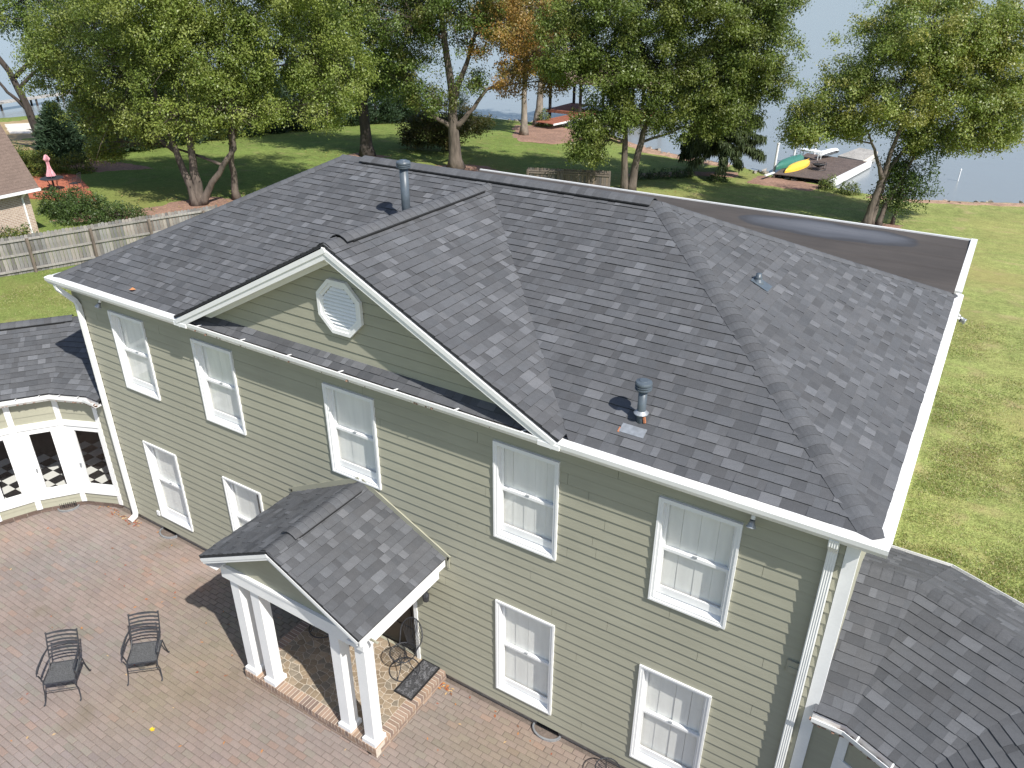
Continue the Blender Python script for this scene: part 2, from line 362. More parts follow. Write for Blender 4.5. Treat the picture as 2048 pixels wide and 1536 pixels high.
# ------------------------------------------------------------------ dimensions of the house
W, D = 14.79, 8.04
EO = .17                        # shingle overhang
ZE, RZ, RY = 5.83, 7.875, 4.02  # eave z, ridge z, ridge y
SL = (RZ-ZE)/(RY+EO)
RX0, RX1 = 3.85, 10.60
GX, GH, GZ, GS = 7.42, 3.77, 7.80, .512      # cross gable
def front_z(y): return ZE+SL*(y+EO)
house = empty('house'); tag(house, 'large two-storey sage green clapboard house with dark grey shingle roof', 'house')

# ------------------------------------------------------------------ shingles
def tone(lvl):
    base = {'l': .127, 'm': .096, 'd': .079}[lvl]
    k = base*random.uniform(.9, 1.12); w_ = random.uniform(-.0025, .0025)
    return (k*.97+w_*.4, k*.995, k*1.06-w_*.4)
def shingle_plane(recs, poly3, eave_dir, expo=.143, thick=(.008, .016), vis=True, off=.012):
    """courses of single tabs laid over a planar roof polygon; appends (verts, faces, cols, centre, vis)"""
    P = [V(p) for p in poly3]; n = V((0, 0, 0))
    for i in range(len(P)): n += P[i-1].cross(P[i])
    n.normalize()
    if n.z < 0: n = -n
    u = V(eave_dir).normalized(); u = (u-n*u.dot(n)).normalized(); v = n.cross(u)
    if v.z < 0: v = -v
    O = P[0]; p2 = [((p-O).dot(u), (p-O).dot(v)) for p in P]; conv = ccw(p2)
    u0, u1 = min(p[0] for p in p2), max(p[0] for p in p2); v0, v1 = min(p[1] for p in p2), max(p[1] for p in p2)
    k = 0; v_ = v0
    while v_ < v1:
        x = u0-random.uniform(0, .5); lastl = 'm'
        row = random.random()
        while x < u1:
            big = random.random() < .5
            wd = random.uniform(.15, .30) if big else random.uniform(.08, .16)
            r = random.random()
            lvl = ('l' if r < .13 else 'd' if r < .38 else 'm')
            if lvl == 'l' and lastl == 'l': lvl = 'm'
            lastl = lvl
            h = thick[1]*random.uniform(.85, 1.1) if (lvl == 'l' or (lvl == 'm' and big)) else thick[0]
            jit = random.uniform(-.003, .003)
            cell = clip([(x, v_+jit), (x+wd-.0004, v_+jit), (x+wd-.0004, v_+expo+.012), (x, v_+expo+.012)], conv)
            x += wd
            if len(cell) < 3 or area2(cell) < 4e-4: continue
            col = tone(lvl)
            m = len(cell); top = []; bot = []
            for (a, bq) in cell:
                hh = off+h*max(0., 1-(bq-v_)/(expo+.012))
                top.append(O+u*a+v*bq+n*hh); bot.append(O+u*a+v*bq-n*.004)
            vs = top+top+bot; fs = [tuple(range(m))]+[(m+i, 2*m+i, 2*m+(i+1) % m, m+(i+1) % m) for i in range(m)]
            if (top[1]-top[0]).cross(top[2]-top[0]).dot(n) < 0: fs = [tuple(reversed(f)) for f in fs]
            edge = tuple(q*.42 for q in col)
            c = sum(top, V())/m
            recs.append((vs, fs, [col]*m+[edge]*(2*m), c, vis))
        v_ += expo; k += 1
def emit_shingles(recs, parent, limit=300, name='shingle'):
    order = sorted(range(len(recs)), key=lambda i: ((recs[i][3]-CAM).length if recs[i][4] and inframe(recs[i][3], 0) else 1e6))
    rest = MB()
    for k, i in enumerate(order):
        vs, fs, cs, c, vis = recs[i]
        if k < limit and vis and inframe(c, 0):
            mb = MB(); mb.add([p-c for p in vs], fs, cs); mb.build(name, 'shingle', parent, loc=c)
        else: rest.add(vs, fs, cs)
    if rest.v: tag(rest.build('far_shingles', 'shingle', parent), kind='stuff')
def caps(p0, p1, n1, n2, parent, wd=.15, expo=.145, lift=.02, vent=None, name='ridge_cap'):
    """bent cap shingles up a hip or along a ridge; vent=(t0,t1) raises a black vent strip under that stretch"""
    p0, p1, n1, n2 = V(p0), V(p1), V(n1).normalized(), V(n2).normalized()
    h = (p1-p0); L = h.length; h.normalize()
    d1 = n1.cross(h).normalized(); d1 = d1 if d1.z < 0 else -d1
    d2 = n2.cross(h).normalized(); d2 = d2 if d2.z < 0 else -d2
    if d1.dot(d2) > .99: d2 = -d2
    up = (n1+n2).normalized(); s = 0.
    while s < L-.03:
        e = min(s+expo+.02, L); raised = vent and vent[0]*L <= s <= vent[1]*L
        lf = lift+(.042 if raised else 0)
        col = tone(random.choice('mmmmd')); mb = MB(); R = []
        for (t, k) in ((s, .005), (e, .0)):
            c = p0+h*t
            R.append([c+d1*wd+n1*(lf+k), c+d1*wd*.52+n1*(lf+k+.012), c+d1*wd*.18+up*(lf+k+.012), c+d2*wd*.18+up*(lf+k+.012), c+d2*wd*.52+n2*(lf+k+.012), c+d2*wd+n2*(lf+k)])
        m = 6; c0 = p0+h*((s+e)/2)
        vs = [p-c0 for p in R[0]+R[1]]
        dn = [(p-(up*.012))-c0 for p in R[0]+R[1]]
        fs = [(i, i+1, m+i+1, m+i) for i in range(m-1)]
        if (vs[1]-vs[0]).cross(vs[m]-vs[0]).dot(up) < 0: fs = [f[::-1] for f in fs]
        ed = tuple(q*.5 for q in col)
        o2 = 2*m
        allv = vs+vs+dn
        sk = []
        ringi = list(range(m))+list(range(2*m-1, m-1, -1))
        for i in range(len(ringi)):
            a, bb = ringi[i], ringi[(i+1) % len(ringi)]; sk.append((o2+a, o2+bb, 4*m+bb, 4*m+a))
        mb.add(allv, fs+sk, [col]*(2*m)+[ed]*(4*m))
        mb.build(name, 'shingle', parent, loc=c0)
        s += expo
    if vent:
        a, bb = p0+h*min(vent[0]*L+.17, L*.5), p0+h*min(vent[1]*L+.12, L); mb = MB()
        for d, n_ in ((d1, n1), (d2, n2)):
            mb.obox((a+bb)/2+d*(wd*.56)+n_*.029, (h, d, n_), ((bb-a).length/2, wd*.53, .025))
        mb.build('ridge_vent', 'black', parent)
def plane_n(a, b, c):
    n = (V(b)-V(a)).cross(V(c)-V(a)).normalized(); return n if n.z > 0 else -n

# main roof planes
xl, xr, yf, yb = -EO, W+EO, -EO, D+EO
FL, FR, BR, BL = V((xl, yf, ZE)), V((xr, yf, ZE)), V((xr, yb, ZE)), V((xl, yb, ZE))
R0, R1 = V((RX0, RY, RZ)), V((RX1, RY, RZ))
gv_y = (GZ-ZE)/SL-EO            # where the gable ridge runs into the front slope
vdx = (GZ-ZE)/GS                # half width of gable where it meets eave level
GF = -.30                       # front edge of gable rake
def gab(dx): return GZ-GS*abs(dx)
dy_end = (gab(GH)-ZE)/SL-EO
left_poly = [FL, (GX-vdx, yf, ZE), (GX, gv_y, GZ), (GX, RY, RZ), R0]
right_poly = [(GX+vdx, yf, ZE), FR, R1, (GX, RY, RZ), (GX, gv_y, GZ)]
right_hip = [FR, BR, R1]; left_hip = [BL, FL, R0]; back_poly = [BR, BL, R0, R1]
gr_poly = [(GX, GF, GZ), (GX+GH, GF, gab(GH)), (GX+GH, dy_end, gab(GH)), (GX, gv_y, GZ)]
gl_poly = [(GX, GF, GZ), (GX-GH, GF, gab(GH)), (GX-GH, dy_end, gab(GH)), (GX, gv_y, GZ)]
mb = MB()
for pl in (left_poly, right_poly, right_hip, left_hip, back_poly, gr_poly, gl_poly):
    P = [V(p) for p in pl]; n = plane_n(P[0], P[1], P[2]); k = len(P)
    vs = [p-n*.002 for p in P]+[p-n*(.022 if pl in (gr_poly, gl_poly) else .05) for p in P]
    mb.add(vs, [tuple(range(k)), tuple(range(2*k-1, k-1, -1))]+[(i, (i+1) % k, k+(i+1) % k, k+i) for i in range(k)], (.035, .036, .04))
roof = mb.build('roof', 'shingle', house); roof['label'] = 'hipped and cross-gabled roof of mottled charcoal shingles'
recs = []
shingle_plane(recs, left_poly, (1, 0, 0)); shingle_plane(recs, right_poly, (1, 0, 0)); shingle_plane(recs, right_hip, (0, 1, 0))
shingle_plane(recs, left_hip, (0, 1, 0), vis=False); shingle_plane(recs, back_poly, (1, 0, 0), vis=False)
shingle_plane(recs, gr_poly, (0, 1, 0)); shingle_plane(recs, gl_poly, (0, 1, 0))
shingle_plane(recs, [(GX-3.64, -.235, front_z(-.235)+.006), (GX+3.64, -.235, front_z(-.235)+.006), (GX+3.56, .0, front_z(0)+.03), (GX-3.56, .0, front_z(0)+.03)], (1, 0, 0), expo=.13)
emit_shingles(recs, roof)
nF = plane_n(*left_poly[:3]); nR = plane_n(*right_hip); nL = plane_n(*left_hip); nB = plane_n(*back_poly[:3])
nGR = plane_n(*gr_poly[:3]); nGL = plane_n(*gl_poly[:3])
caps(FR, R1, nF, nR, roof); caps(FL, R0, nF, nL, roof); caps(BR, R1, nB, nR, roof); caps(BL, R0, nB, nL, roof)
caps(R0-V((.05, 0, 0)), R1, nF, nB, roof, vent=(.07, .96), lift=.022)
caps((GX, GF+.02, GZ), (GX, gv_y+.1, GZ), nGL, nGR, roof, vent=(.06, .86), lift=.022)

# ------------------------------------------------------------------ walls with lapped boards
WIN_UP = [1.19, 3.62, 6.805, 10.04, 12.51]; WIN_LO = [1.25, 3.72, 10.06, 12.50]
WW, HU, HL_, ZU, ZLO = 1.03, 1.65, 1.93, 3.705, .50
holes = [(x, x+WW, ZU, ZU+HU) for x in WIN_UP]+[(x, x+WW, ZLO, ZLO+HL_) for x in WIN_LO]
holes.append((6.45, 8.42, .2, 2.36))             # front door
EXPO = .175
def wedge(mb, x0, x1, z0, z1, zb, zt, yb=-.030, yt=-.018):
    """one lapped board: slanted face, open bottom lip and a narrow rebate at the top where the next board laps"""
    if x1-x0 < .01 or z1-z0 < .004: return
    f = lambda z: yb+(yt-yb)*(z-zb)/(zt-zb)
    zr_ = min(z1, zt-.013)
    if zr_ <= z0+.002: pr_ = [(f(z0)+.012, z0), (f(z1)+.012, z1)]
    elif z1 > zt-.013: pr_ = [(f(z0), z0), (f(zr_), zr_), (-.004, zr_), (-.004, z1)]
    else: pr_ = [(f(z0), z0), (f(z1), z1)]
    pr_ += [(.011, z1), (.011, z0)]; n = len(pr_)
    mb.add([(x, y, z) for x in (x0, x1) for y, z in pr_], [(i, n+i, n+(i+1) % n, (i+1) % n) for i in range(n)]+[tuple(range(n)), tuple(range(2*n-1, n-1, -1))])
front_wall = quick('wall', 'siding', house, lambda m: [m.box(-.0, W, .012, .02, .1, 5.72)])
# closed shell behind the boards, with real openings: four strips per hole are too many, so plain back sheets between openings
def boards(parent, z_lo, z_hi, x_lo, x_hi, hs, lims=None, jmin=2.4, jmax=4.6):
    z = z_lo; k = 0
    while z < z_hi-.02:
        zt = min(z+EXPO, z_hi); xa, xb = x_lo, x_hi
        if lims: xa, xb = lims(z, zt)
        if xb-xa < .05: break
        cuts = [xa]; x = xa+random.uniform(.6, 4.2)
        while x < xb-.5: cuts.append(x); x += random.uniform(jmin, jmax)
        cuts.append(xb)
        for a, bb in zip(cuts[:-1], cuts[1:]):
            jy = random.uniform(-.0015, .0015)
            ev = sorted({a+.0022, bb-.0022, *[h[k_] for h in hs for k_ in (0, 1) if a+.0022 < h[k_] < bb-.0022]}); runs = []
            for s, e in zip(ev[:-1], ev[1:]):
                md = (s+e)/2; zz0, zz1 = z, zt
                for h in hs:
                    if h[0] < md < h[1]:
                        if h[2] <= z+1e-6 and h[3] >= zt-1e-6: zz0 = zz1
                        elif z < h[2] < zt: zz1 = min(zz1, h[2])
                        elif z < h[3] < zt: zz0 = max(zz0, h[3])
                if zz1-zz0 < .004: continue
                if runs and abs(runs[-1][1]-s) < 1e-6 and abs(runs[-1][2]-zz0) < 1e-6 and abs(runs[-1][3]-zz1) < 1e-6: runs[-1][1] = e
                else: runs.append([s, e, zz0, zz1])
            if not lims:
                for (s, e, zz0, zz1) in runs:
                    mb = MB(); wedge(mb, s, e, zz0, zz1, z, zt, -.033+jy, -.017+jy)
                    if mb.v: mb.build('siding_board', 'siding', parent)
                continue
            if lims:       # raked ends for gable boards
                mb = MB(); (l0, r0), (l1, r1) = lims(z, z), lims(zt, zt)
                A, B_ = max(a, l0), min(bb, r0); A1, B1 = max(a, l1), min(bb, r1)
                if B1 <= A1: A1 = B1 = (A1+B1)/2
                zm = zt-.013; t_ = (zm-z)/(zt-z); Am, Bm = A+(A1-A)*t_, B_+(B1-B_)*t_
                mb.add([(A, -.030, z), (B_, -.030, z), (Bm, -.018, zm), (Am, -.018, zm), (Bm, -.002, zm), (Am, -.002, zm), (B1, -.002, zt), (A1, -.002, zt)], [(0, 1, 2, 3), (3, 2, 4, 5), (5, 4, 6, 7)])
                mb.add([(A, -.030, z), (B_, -.030, z), (B_, .01, z), (A, .01, z)], [(3, 2, 1, 0)])
            if mb.v: mb.build('siding_board', 'siding', parent)
        z = zt; k += 1
# wall sheet with holes
bpy.data.objects.remove(front_wall)
def sheet_with_holes(x0, x1, z0, z1, hs, y0=.012, y1=.03):
    mb = MB(); xs = sorted({x0, x1, *[h[0] for h in hs], *[h[1] for h in hs]}); zs = sorted({z0, z1, *[h[2] for h in hs], *[h[3] for h in hs]})
    xs = [x for x in xs if x0 <= x <= x1]; zs = [z for z in zs if z0 <= z <= z1]
    for a, bb in zip(xs[:-1], xs[1:]):
        run = None
        for c, d in zip(zs[:-1], zs[1:]):
            mx, mz = (a+bb)/2, (c+d)/2
            if any(h[0] < mx < h[1] and h[2] < mz < h[3] for h in hs): continue
            mb.box(a, bb, y0, y1, c, d)
    return mb
front_wall = sheet_with_holes(0, W, .1, 5.72, holes).build('wall', 'siding', house)
boards(front_wall, .155, 5.70, .0, W-.11, holes)
# gable wall
gable_wall = quick('gable_wall', 'siding', house, lambda m: m.add([(GX-3.75, .02, 5.86), (GX+3.75, .02, 5.86), (GX, .02, GZ-.03), (GX-3.75, .06, 5.86), (GX+3.75, .06, 5.86), (GX, .06, GZ-.03)], [(0, 1, 2), (5, 4, 3), (0, 3, 4, 1)]))
def glim(z, zt):
    hw = max(0, (GZ-.10-z)/GS); return (GX-min(hw, 3.55), GX+min(hw, 3.55))
boards(gable_wall, 5.90, GZ-.12, GX-3.5, GX+3.5, [], glim, 2.0, 4.0)
# side and rear walls: lapped courses joined
mb = MB()
z = .155
while z < 5.68:
    zt = min(z+EXPO, 5.70)
    for (p, q, nrm) in (((0, D), (0, 0), (-1, 0)), ((W, 0), (W, D), (1, 0)), ((W, D), (0, D), (0, 1))):
        n = V((*nrm, 0)); a, c = V((*p, 0)), V((*q, 0))
        mb.add([a+n*.028+V((0, 0, z)), c+n*.028+V((0, 0, z)), c+n*.014+V((0, 0, zt)), a+n*.014+V((0, 0, zt)), a-n*.05+V((0, 0, z)), c-n*.05+V((0, 0, z)), c-n*.05+V((0, 0, zt)), a-n*.05+V((0, 0, zt))],
               [(0, 1, 2, 3), (4, 5, 1, 0), (7, 6, 5, 4), (3, 2, 6, 7)])
    z = zt
tag(mb.build('side_siding', 'siding', house), kind='stuff')
quick('foundation', 'foundation', house, lambda m: [m.box(.02, W-.02, .035, .25, -.3, .16), m.box(.02, .2, .25, D, -.3, .16), m.box(W-.2, W-.02, .25, D, -.3, .16), m.box(.2, W-.2, D-.2, D-.02, -.3, .16)])
def corner(m):
    m.box(W-.108, W+.034, -.036, .0, .12, 5.69); m.box(W, W+.036, .0, .11, .12, 5.69)
quick('corner_board', 'white', house, corner)

# ------------------------------------------------------------------ windows
def window(x, z, h, panels, dark_gap=None, label=None, sash_tilt=True):
    """double-hung window in a recessed white frame, slatted shutter leaves behind the glass"""
    e = empty('window', (x, 0, z), parent=house)
    if label: e['label'] = label
    w_ = WW; c = .055; dp = .055
    def casing(m):
        for (a, b_, c0, d) in ((0, w_, h-c, h), (0, w_, 0, c), (0, c, c, h-c), (w_-c, w_, c, h-c)):
            m.box(a, b_, -.046, .0, c0, d)
        for (a, b_, c0, d) in ((-.012, w_+.012, h-.018, h+.012), (-.012, w_+.012, -.012, .018), (-.012, .018, .018, h-.018), (w_-.018, w_+.012, .018, h-.018)):
            m.box(a, b_, -.058, -.015, c0, d)
        for (a, b_, c0, d) in ((c-.02, w_-c+.02, h-c-.002, h-c+.02), (c-.02, c+.002, c, h-c), (w_-c-.002, w_-c+.02, c, h-c)):   # jambs
            m.box(a, b_, .0, dp+.06, c0, d)
    quick('casing', 'white', e, casing)
    quick('sill', 'white', e, lambda m: m.add([(c-.01, -.05, c-.03), (w_-c+.01, -.05, c-.03), (w_-c+.01, dp+.03, c+.045), (c-.01, dp+.03, c+.045), (c-.01, -.05, c-.05), (w_-c+.01, -.05, c-.05), (w_-c+.01, dp+.03, c-.05), (c-.01, dp+.03, c-.05)],
          [(0, 1, 2, 3), (7, 6, 5, 4), (4, 5, 1, 0), (3, 2, 6, 7)]))
    x0, x1 = c, w_-c; mid = h*.5+.02
    def sash(z0, z1, y, bot, topr):
        m = MB(); s = .045
        m.box(x0, x0+s, y, y+.026, z0, z1); m.box(x1-s, x1, y, y+.026, z0, z1)
        m.box(x0+s, x1-s, y, y+.026, z0, z0+bot); m.box(x0+s, x1-s, y, y+.026, z1-topr, z1)
        return m, (x0+s, x1-s, z0+bot, z1-topr)
    for nm, z0, z1, y, bt, tp in (('lower_sash', c+.045, mid+.02, dp-.030, .115, .045), ('upper_sash', mid-.02, h-c, dp-.002, .04, .05)):
        m, g = sash(z0, z1, y, bt, tp); so_ = m.build(nm, 'white', e)
        quick('pane', 'glass', e, lambda mm: mm.add([(g[0]-.004, y+.013, g[2]-.004), (g[1]+.004, y+.013, g[2]-.004), (g[1]+.004, y+.013, g[3]+.004), (g[0]-.004, y+.013, g[3]+.004)], [(0, 1, 2, 3)]))
    quick('sash_lock', 'galv', e, lambda m: m.box(w_/2-.03, w_/2+.03, dp-.04, dp-.012, mid+.02, mid+.035))
    # shutter leaves
    yy = dp+.030; n = panels; pw = (x1-x0)/n
    for i in range(n):
        if dark_gap and i in dark_gap: continue
        m = MB(); a = random.uniform(-.0, .05) if n > 1 else 0
        gp = random.choice((.0015, .0015, .003, .005)); xa, xb = x0+i*pw+gp, x0+(i+1)*pw-.002
        ya, yb_ = yy, yy+math.sin(a)*pw
        m.add([(xa, ya, .03), (xb, yb_, .03), (xb, yb_, h-.03), (xa, ya, h-.03), (xa, ya+.02, .03), (xb, yb_+.02, .03), (xb, yb_+.02, h-.03), (xa, ya+.02, h-.03)],
              [(0, 1, 2, 3), (1, 5, 6, 2), (5, 4, 7, 6), (4, 0, 3, 7), (3, 2, 6, 7)])
        m.build('shutter_leaf', 'shutter', e)
    def roombox(m):
        m.box(-.05, w_+.05, .62, .66, -.05, h+.05); m.box(-.05, -.02, .035, .62, -.05, h+.05); m.box(w_+.02, w_+.05, .035, .62, -.05, h+.05)
        m.box(-.02, w_+.02, .035, .62, -.05, -.02); m.box(-.02, w_+.02, .035, .62, h+.02, h+.05)
    quick('room', 'dark', e, roombox)
    return e
for i, x in enumerate(WIN_UP):
    window(x, ZU, HU, (5, 4, 3, 5, 4)[i], label='upper-storey sash window with white frame and white shutters')
for i, x in enumerate(WIN_LO):
    window(x, ZLO, HL_, (3, 4, 4, 4)[i], ((), (3,), (), ())[i], label='ground-floor sash window with white frame and white shutters')

# ------------------------------------------------------------------ eaves, gutters, rakes
def eaves(m):
    m.box(-EO+.02, W+EO-.02, -EO+.012, -.0, 5.69, 5.712)         # front soffit
    m.box(-EO+.02, .0, .0, D, 5.69, 5.712); m.box(W, W+EO-.02, .0, D, 5.69, 5.712)
    m.box(-EO+.02, W+EO-.02, D, D+EO-.02, 5.69, 5.712)
    m.box(-EO, W+EO, -EO-.008, -EO+.012, 5.68, 5.815); m.box(-EO, W+EO, D+EO-.012, D+EO+.008, 5.68, 5.815)
    m.box(-EO-.008, -EO+.012, -EO+.012, D+EO-.012, 5.68, 5.815); m.box(W+EO-.012, W+EO+.008, -EO+.012, D+EO-.012, 5.68, 5.815)
quick('fascia', 'white', house, eaves)
GP = [(0, -.125), (-.075, -.125), (-.125, -.05), (-.13, .012), (-.118, .02), (-.035, .028), (.004, .028)]     # closed k-style profile (out, z)
def run(m, p, q, prof=GP, closed=True, outn=None):
    p, q = V(p), V(q); d = (q-p).normalized(); o = V(outn); n = len(prof)
    vs = [e-o*a+V((0, 0, b_)) for e in (p, q) for a, b_ in prof]
    fs = [(i, (i+1) % n, n+(i+1) % n, n+i) for i in range(n if closed else n-1)]
    if closed: fs += [tuple(range(n-1, -1, -1)), tuple(range(n, 2*n))]
    m.add(vs, fs)
zg = ZE-.012
quick('front_gutter', 'gutter', house, lambda m: run(m, (-.30, -EO-.01, zg), (GX-3.72, -EO-.01, zg), outn=(0, -1, 0)))
quick('front_gutter', 'gutter', house, lambda m: run(m, (GX+3.72, -EO-.01, zg), (W+.30, -EO-.01, zg), outn=(0, -1, 0)))
OPEN = [(0, .0), (0, -.125), (-.075, -.125), (-.125, -.05), (-.13, .012), (-.118, .018), (-.112, .008), (-.118, -.05), (-.07, -.118), (-.006, -.118), (-.006, 0)]
og = quick('open_gutter', 'gutter', house, lambda m: run(m, (GX-3.719, -EO-.01, zg), (GX+3.719, -EO-.01, zg), OPEN, True, (0, -1, 0)))
for k in range(7):
    xx = GX-3.2+k*1.07
    quick('gutter_hanger', 'white', og, lambda m: m.obox((xx+.02, -EO-.07, zg+.016), ((.35, 1, 0), (1, -.35, 0), (0, 0, 1)), (.062, .011, .004)))
tag(quick('gutter_debris', 'mulch', og, lambda m: [m.obox((GX-1.5+random.uniform(-1.9, 4.6), -EO-.06+random.uniform(-.03, .03), zg-.1+random.uniform(0, .02)), ((math.cos(a), math.sin(a), 0), (-math.sin(a), math.cos(a), 0), (0, 0, 1)), (random.uniform(.02, .06), .012, .01)) for a in [random.uniform(0, 6) for _ in range(60)]]), kind='stuff')
quick('side_gutter', 'gutter', house, lambda m: run(m, (W+EO+.01, -.30+.13, zg-.001), (W+EO+.01, D+.28, zg-.001), outn=(1, 0, 0)))
quick('side_gutter', 'gutter', house, lambda m: run(m, (-EO-.01, D+.28, zg-.001), (-EO-.01, -.17, zg-.001), outn=(-1, 0, 0)))
# rakes of the cross gable
def rakes(m):
    for s in (-1, 1):
        d = V((s, 0, -GS)).normalized(); n = V((s*GS, 0, 1)).normalized(); a = V((GX, 0, GZ)); L = V((GH, 0, GS*GH)).length
        for (t0, t1, y, hy, dn, hh) in ((0, L-.02, GF+.012, .020, .115, .075), (.0, L-.02, GF-.012, .012, .075, .035), (.09, L-.25, -.045, .016, .20, .060)):
            m.obox(a+d*((t0+t1)/2)-n*dn+V((0, y+.0025*s, 0)), (d, (0, 1, 0), n), ((t1-t0)/2, hy, hh))
        m.obox(a+d*(L/2)-n*.155+V((0, (GF-.02)/2, 0)), (d, (0, 1, 0), n), (L/2-.02, (-GF-.02)/2-.012, .008))     # rake soffit
        m.box(*( (GX+GH-.30, GX+GH+.02) if s > 0 else (GX-GH-.02, GX-GH+.30)), GF-.02, .0, 5.735, 5.80)           # rake return block
quick('rake_board', 'white', house, rakes)

# octagonal louvred vent
ov = empty('gable_vent', (7.365, -.03, 6.765), parent=house); ov['label'] = 'white octagonal louvred gable vent'
def octa(r, k=8): return [(r*math.cos(math.pi/8+i*math.pi/4), r*math.sin(math.pi/8+i*math.pi/4)) for i in range(k)]
def octframe(m):
    for (ra, rb, y0, y1) in ((.46, .40, -.055, .0), (.405, .345, -.035, .0)):
        A, B_ = octa(ra), octa(rb)
        for i in range(8):
            j = (i+1) % 8
            m.add([(A[i][0], y1, A[i][1]), (A[j][0], y1, A[j][1]), (B_[j][0], y1, B_[j][1]), (B_[i][0], y1, B_[i][1]), (A[i][0], y0, A[i][1]), (A[j][0], y0, A[j][1]), (B_[j][0], y0, B_[j][1]), (B_[i][0], y0, B_[i][1])],
                  [(4, 5, 6, 7), (0, 1, 5, 4), (2, 3, 7, 6)])
quick('vent_frame', 'white', ov, octframe)
quick('vent_back', 'dark', ov, lambda m: m.add([(x, .004, z) for x, z in octa(.40)], [tuple(range(8))]))
for k in range(12):
    z = -.325+k*.058; zc = z+.028
    hw = .345*math.cos(math.pi/8); hw = hw if abs(zc) < .345*math.sin(math.pi/8) else hw-(abs(zc)-.345*math.sin(math.pi/8))
    quick('louvre', 'white', ov, lambda m: m.add([(-hw, -.034, z), (hw, -.034, z), (hw, -.008, z+.040), (-hw, -.008, z+.040), (-hw, -.028, z-.006), (hw, -.028, z-.006), (hw, -.002, z+.034), (-hw, -.002, z+.034)],
          [(0, 1, 2, 3), (4, 5, 1, 0), (7, 6, 5, 4), (3, 2, 6, 7)]))

# downspouts
def downspout(path, wd=.105, dp=.075, name='downspout'):
    m = MB(); prof = []
    for i in range(9):        # ribbed front
        prof.append((-wd/2+wd*i/8, -dp/2-(.005 if i % 2 else 0)))
    prof += [(wd/2, dp/2), (-wd/2, dp/2)]
    P = [V(p) for p in path]; n = len(prof); rings = []
    for i, p in enumerate(P):
        t = (P[min(i+1, len(P)-1)]-P[max(i-1, 0)]).normalized()
        sx = V((1, 0, 0)); sx = (sx-t*sx.dot(t)).normalized(); sy = sx.cross(t)
        if sy.y < 0: sy = -sy
        rings += [p+sx*a+sy*b_ for a, b_ in prof]
    fs = [(i*n+k, i*n+(k+1) % n, (i+1)*n+(k+1) % n, (i+1)*n+k) for i in range(len(P)-1) for k in range(n)]
    fs += [tuple(range(n)), tuple((len(P)-1)*n+k for k in range(n))]
    m.add(rings, fs); return m.build(name, 'gutter', house)
downspout([(14.56, -.24, 5.72), (14.56, -.235, 5.64), (14.56, -.10, 5.50), (14.56, -.075, 5.44), (14.56, -.075, .16), (14.56, -.10, .10), (14.56, -.22, .06)])
downspout([(-.06, -.24, 5.72), (-.04, -.235, 5.62), (.20, -.085, 5.36), (.23, -.075, 5.28), (.23, -.075, .18), (.23, -.10, .11), (.23, -.24, .06)])
# floodlights
def flood(loc, aim, name='floodlight', parent=None):
    e = empty(name, loc, parent=house); a = V(aim).normalized(); q = a.to_track_quat('Z', 'Y')
    def mk(prof, nm, m_, off):
        mb = MB(); mb.lathe(prof, 14); mb.v = [tuple(q@V(p)+V(off)) for p in mb.v]; mb.build(nm, m_, e, True)
    quick('bracket', 'galv', e, lambda m: m.tube([(0, 0, .10), (0, 0, .03), a*.02], .014))
    mk([(.024, -.02), (.026, .05)], 'socket', 'white', (0, 0, 0)); mk([(.028, .05), (.03, .06)], 'gasket', 'black', (0, 0, 0))
    mk([(.028, .06), (.036, .09), (.058, .135), (.062, .145), (.052, .152), (.02, .156)], 'bulb', 'galv', (0, 0, 0))
flood((1.12, -.10, 5.58), (-.25, -.5, -1)); flood((13.66, -.10, 5.58), (.05, -.55, -1))
flood((15.10, 8.10, 5.52), (.6, .2, -.8)); flood((15.10, 7.9, 5.52), (.9, -.2, -.25))
# pipes on the roof
def vent_pipe(base, h, r, capr, plate=True, cap=True, rust=False):
    e = empty('vent_pipe', base, parent=house)
    quick('pipe', 'pipe', e, lambda m: m.lathe([(r, -.15), (r, h)], 18), True)
    if cap:
        quick('pipe_cap', 'pipe', e, lambda m: m.lathe([(r*1.1, h-.01), (capr*.96, h), (capr, h+.012), (capr, h+.02), (capr*.86, h+.024), (capr*.86, h+.036), (capr, h+.04), (capr, h+.052), (capr*.86, h+.056), (capr*.86, h+.066), (capr*1.0, h+.07), (capr, h+.09), (capr*.93, h+.108), (capr*.55, h+.122), (capr*.52, h+.128), (.005, h+.13)], 22))
        quick('storm_collar', 'galv', e, lambda m: m.lathe([(r, .16), (r*1.75, .125), (r*1.7, .115), (r*1.05, .11)], 18))
    else:
        quick('pipe_boot', 'pipe', e, lambda m: m.lathe([(r*2.2, -.03), (r*1.9, .03), (r*1.35, .07), (r*1.3, .10), (r, .105)], 18))
    return e
vp = vent_pipe((12.0, .365, front_z(.365)), .46, .055, .108)
quick('flashing_plate', 'galv', vp, lambda m: m.obox((-.02, -.175, SL*-.175+.028), ((1, 0, 0), (0, 1, SL), (0, -SL, 1)), (.165, .062, .003)))
quick('sealant', 'rust', vp, lambda m: [m.obox((.062, -.03, .06), ((1, 0, .2), (0, 1, 0), (-.2, 0, 1)), (.012, .015, .05)), m.obox((-.19, -.21, SL*-.21+.026), ((1, 0, 0), (0, 1, SL), (0, -SL, 1)), (.012, .035, .004))])
vent_pipe((6.48, 2.66, 7.28), .92, .074, .125)
vp = vent_pipe((12.42, 3.58, 7.02), .15, .042, .1, cap=False)
nRH = plane_n(*right_hip); dH = V((nRH.z, 0, -nRH.x)).normalized()
quick('flashing_plate', 'pipe', vp, lambda m: m.obox(nRH*.03+dH*.05, (dH, (0, 1, 0), nRH), (.15, .13, .003)))
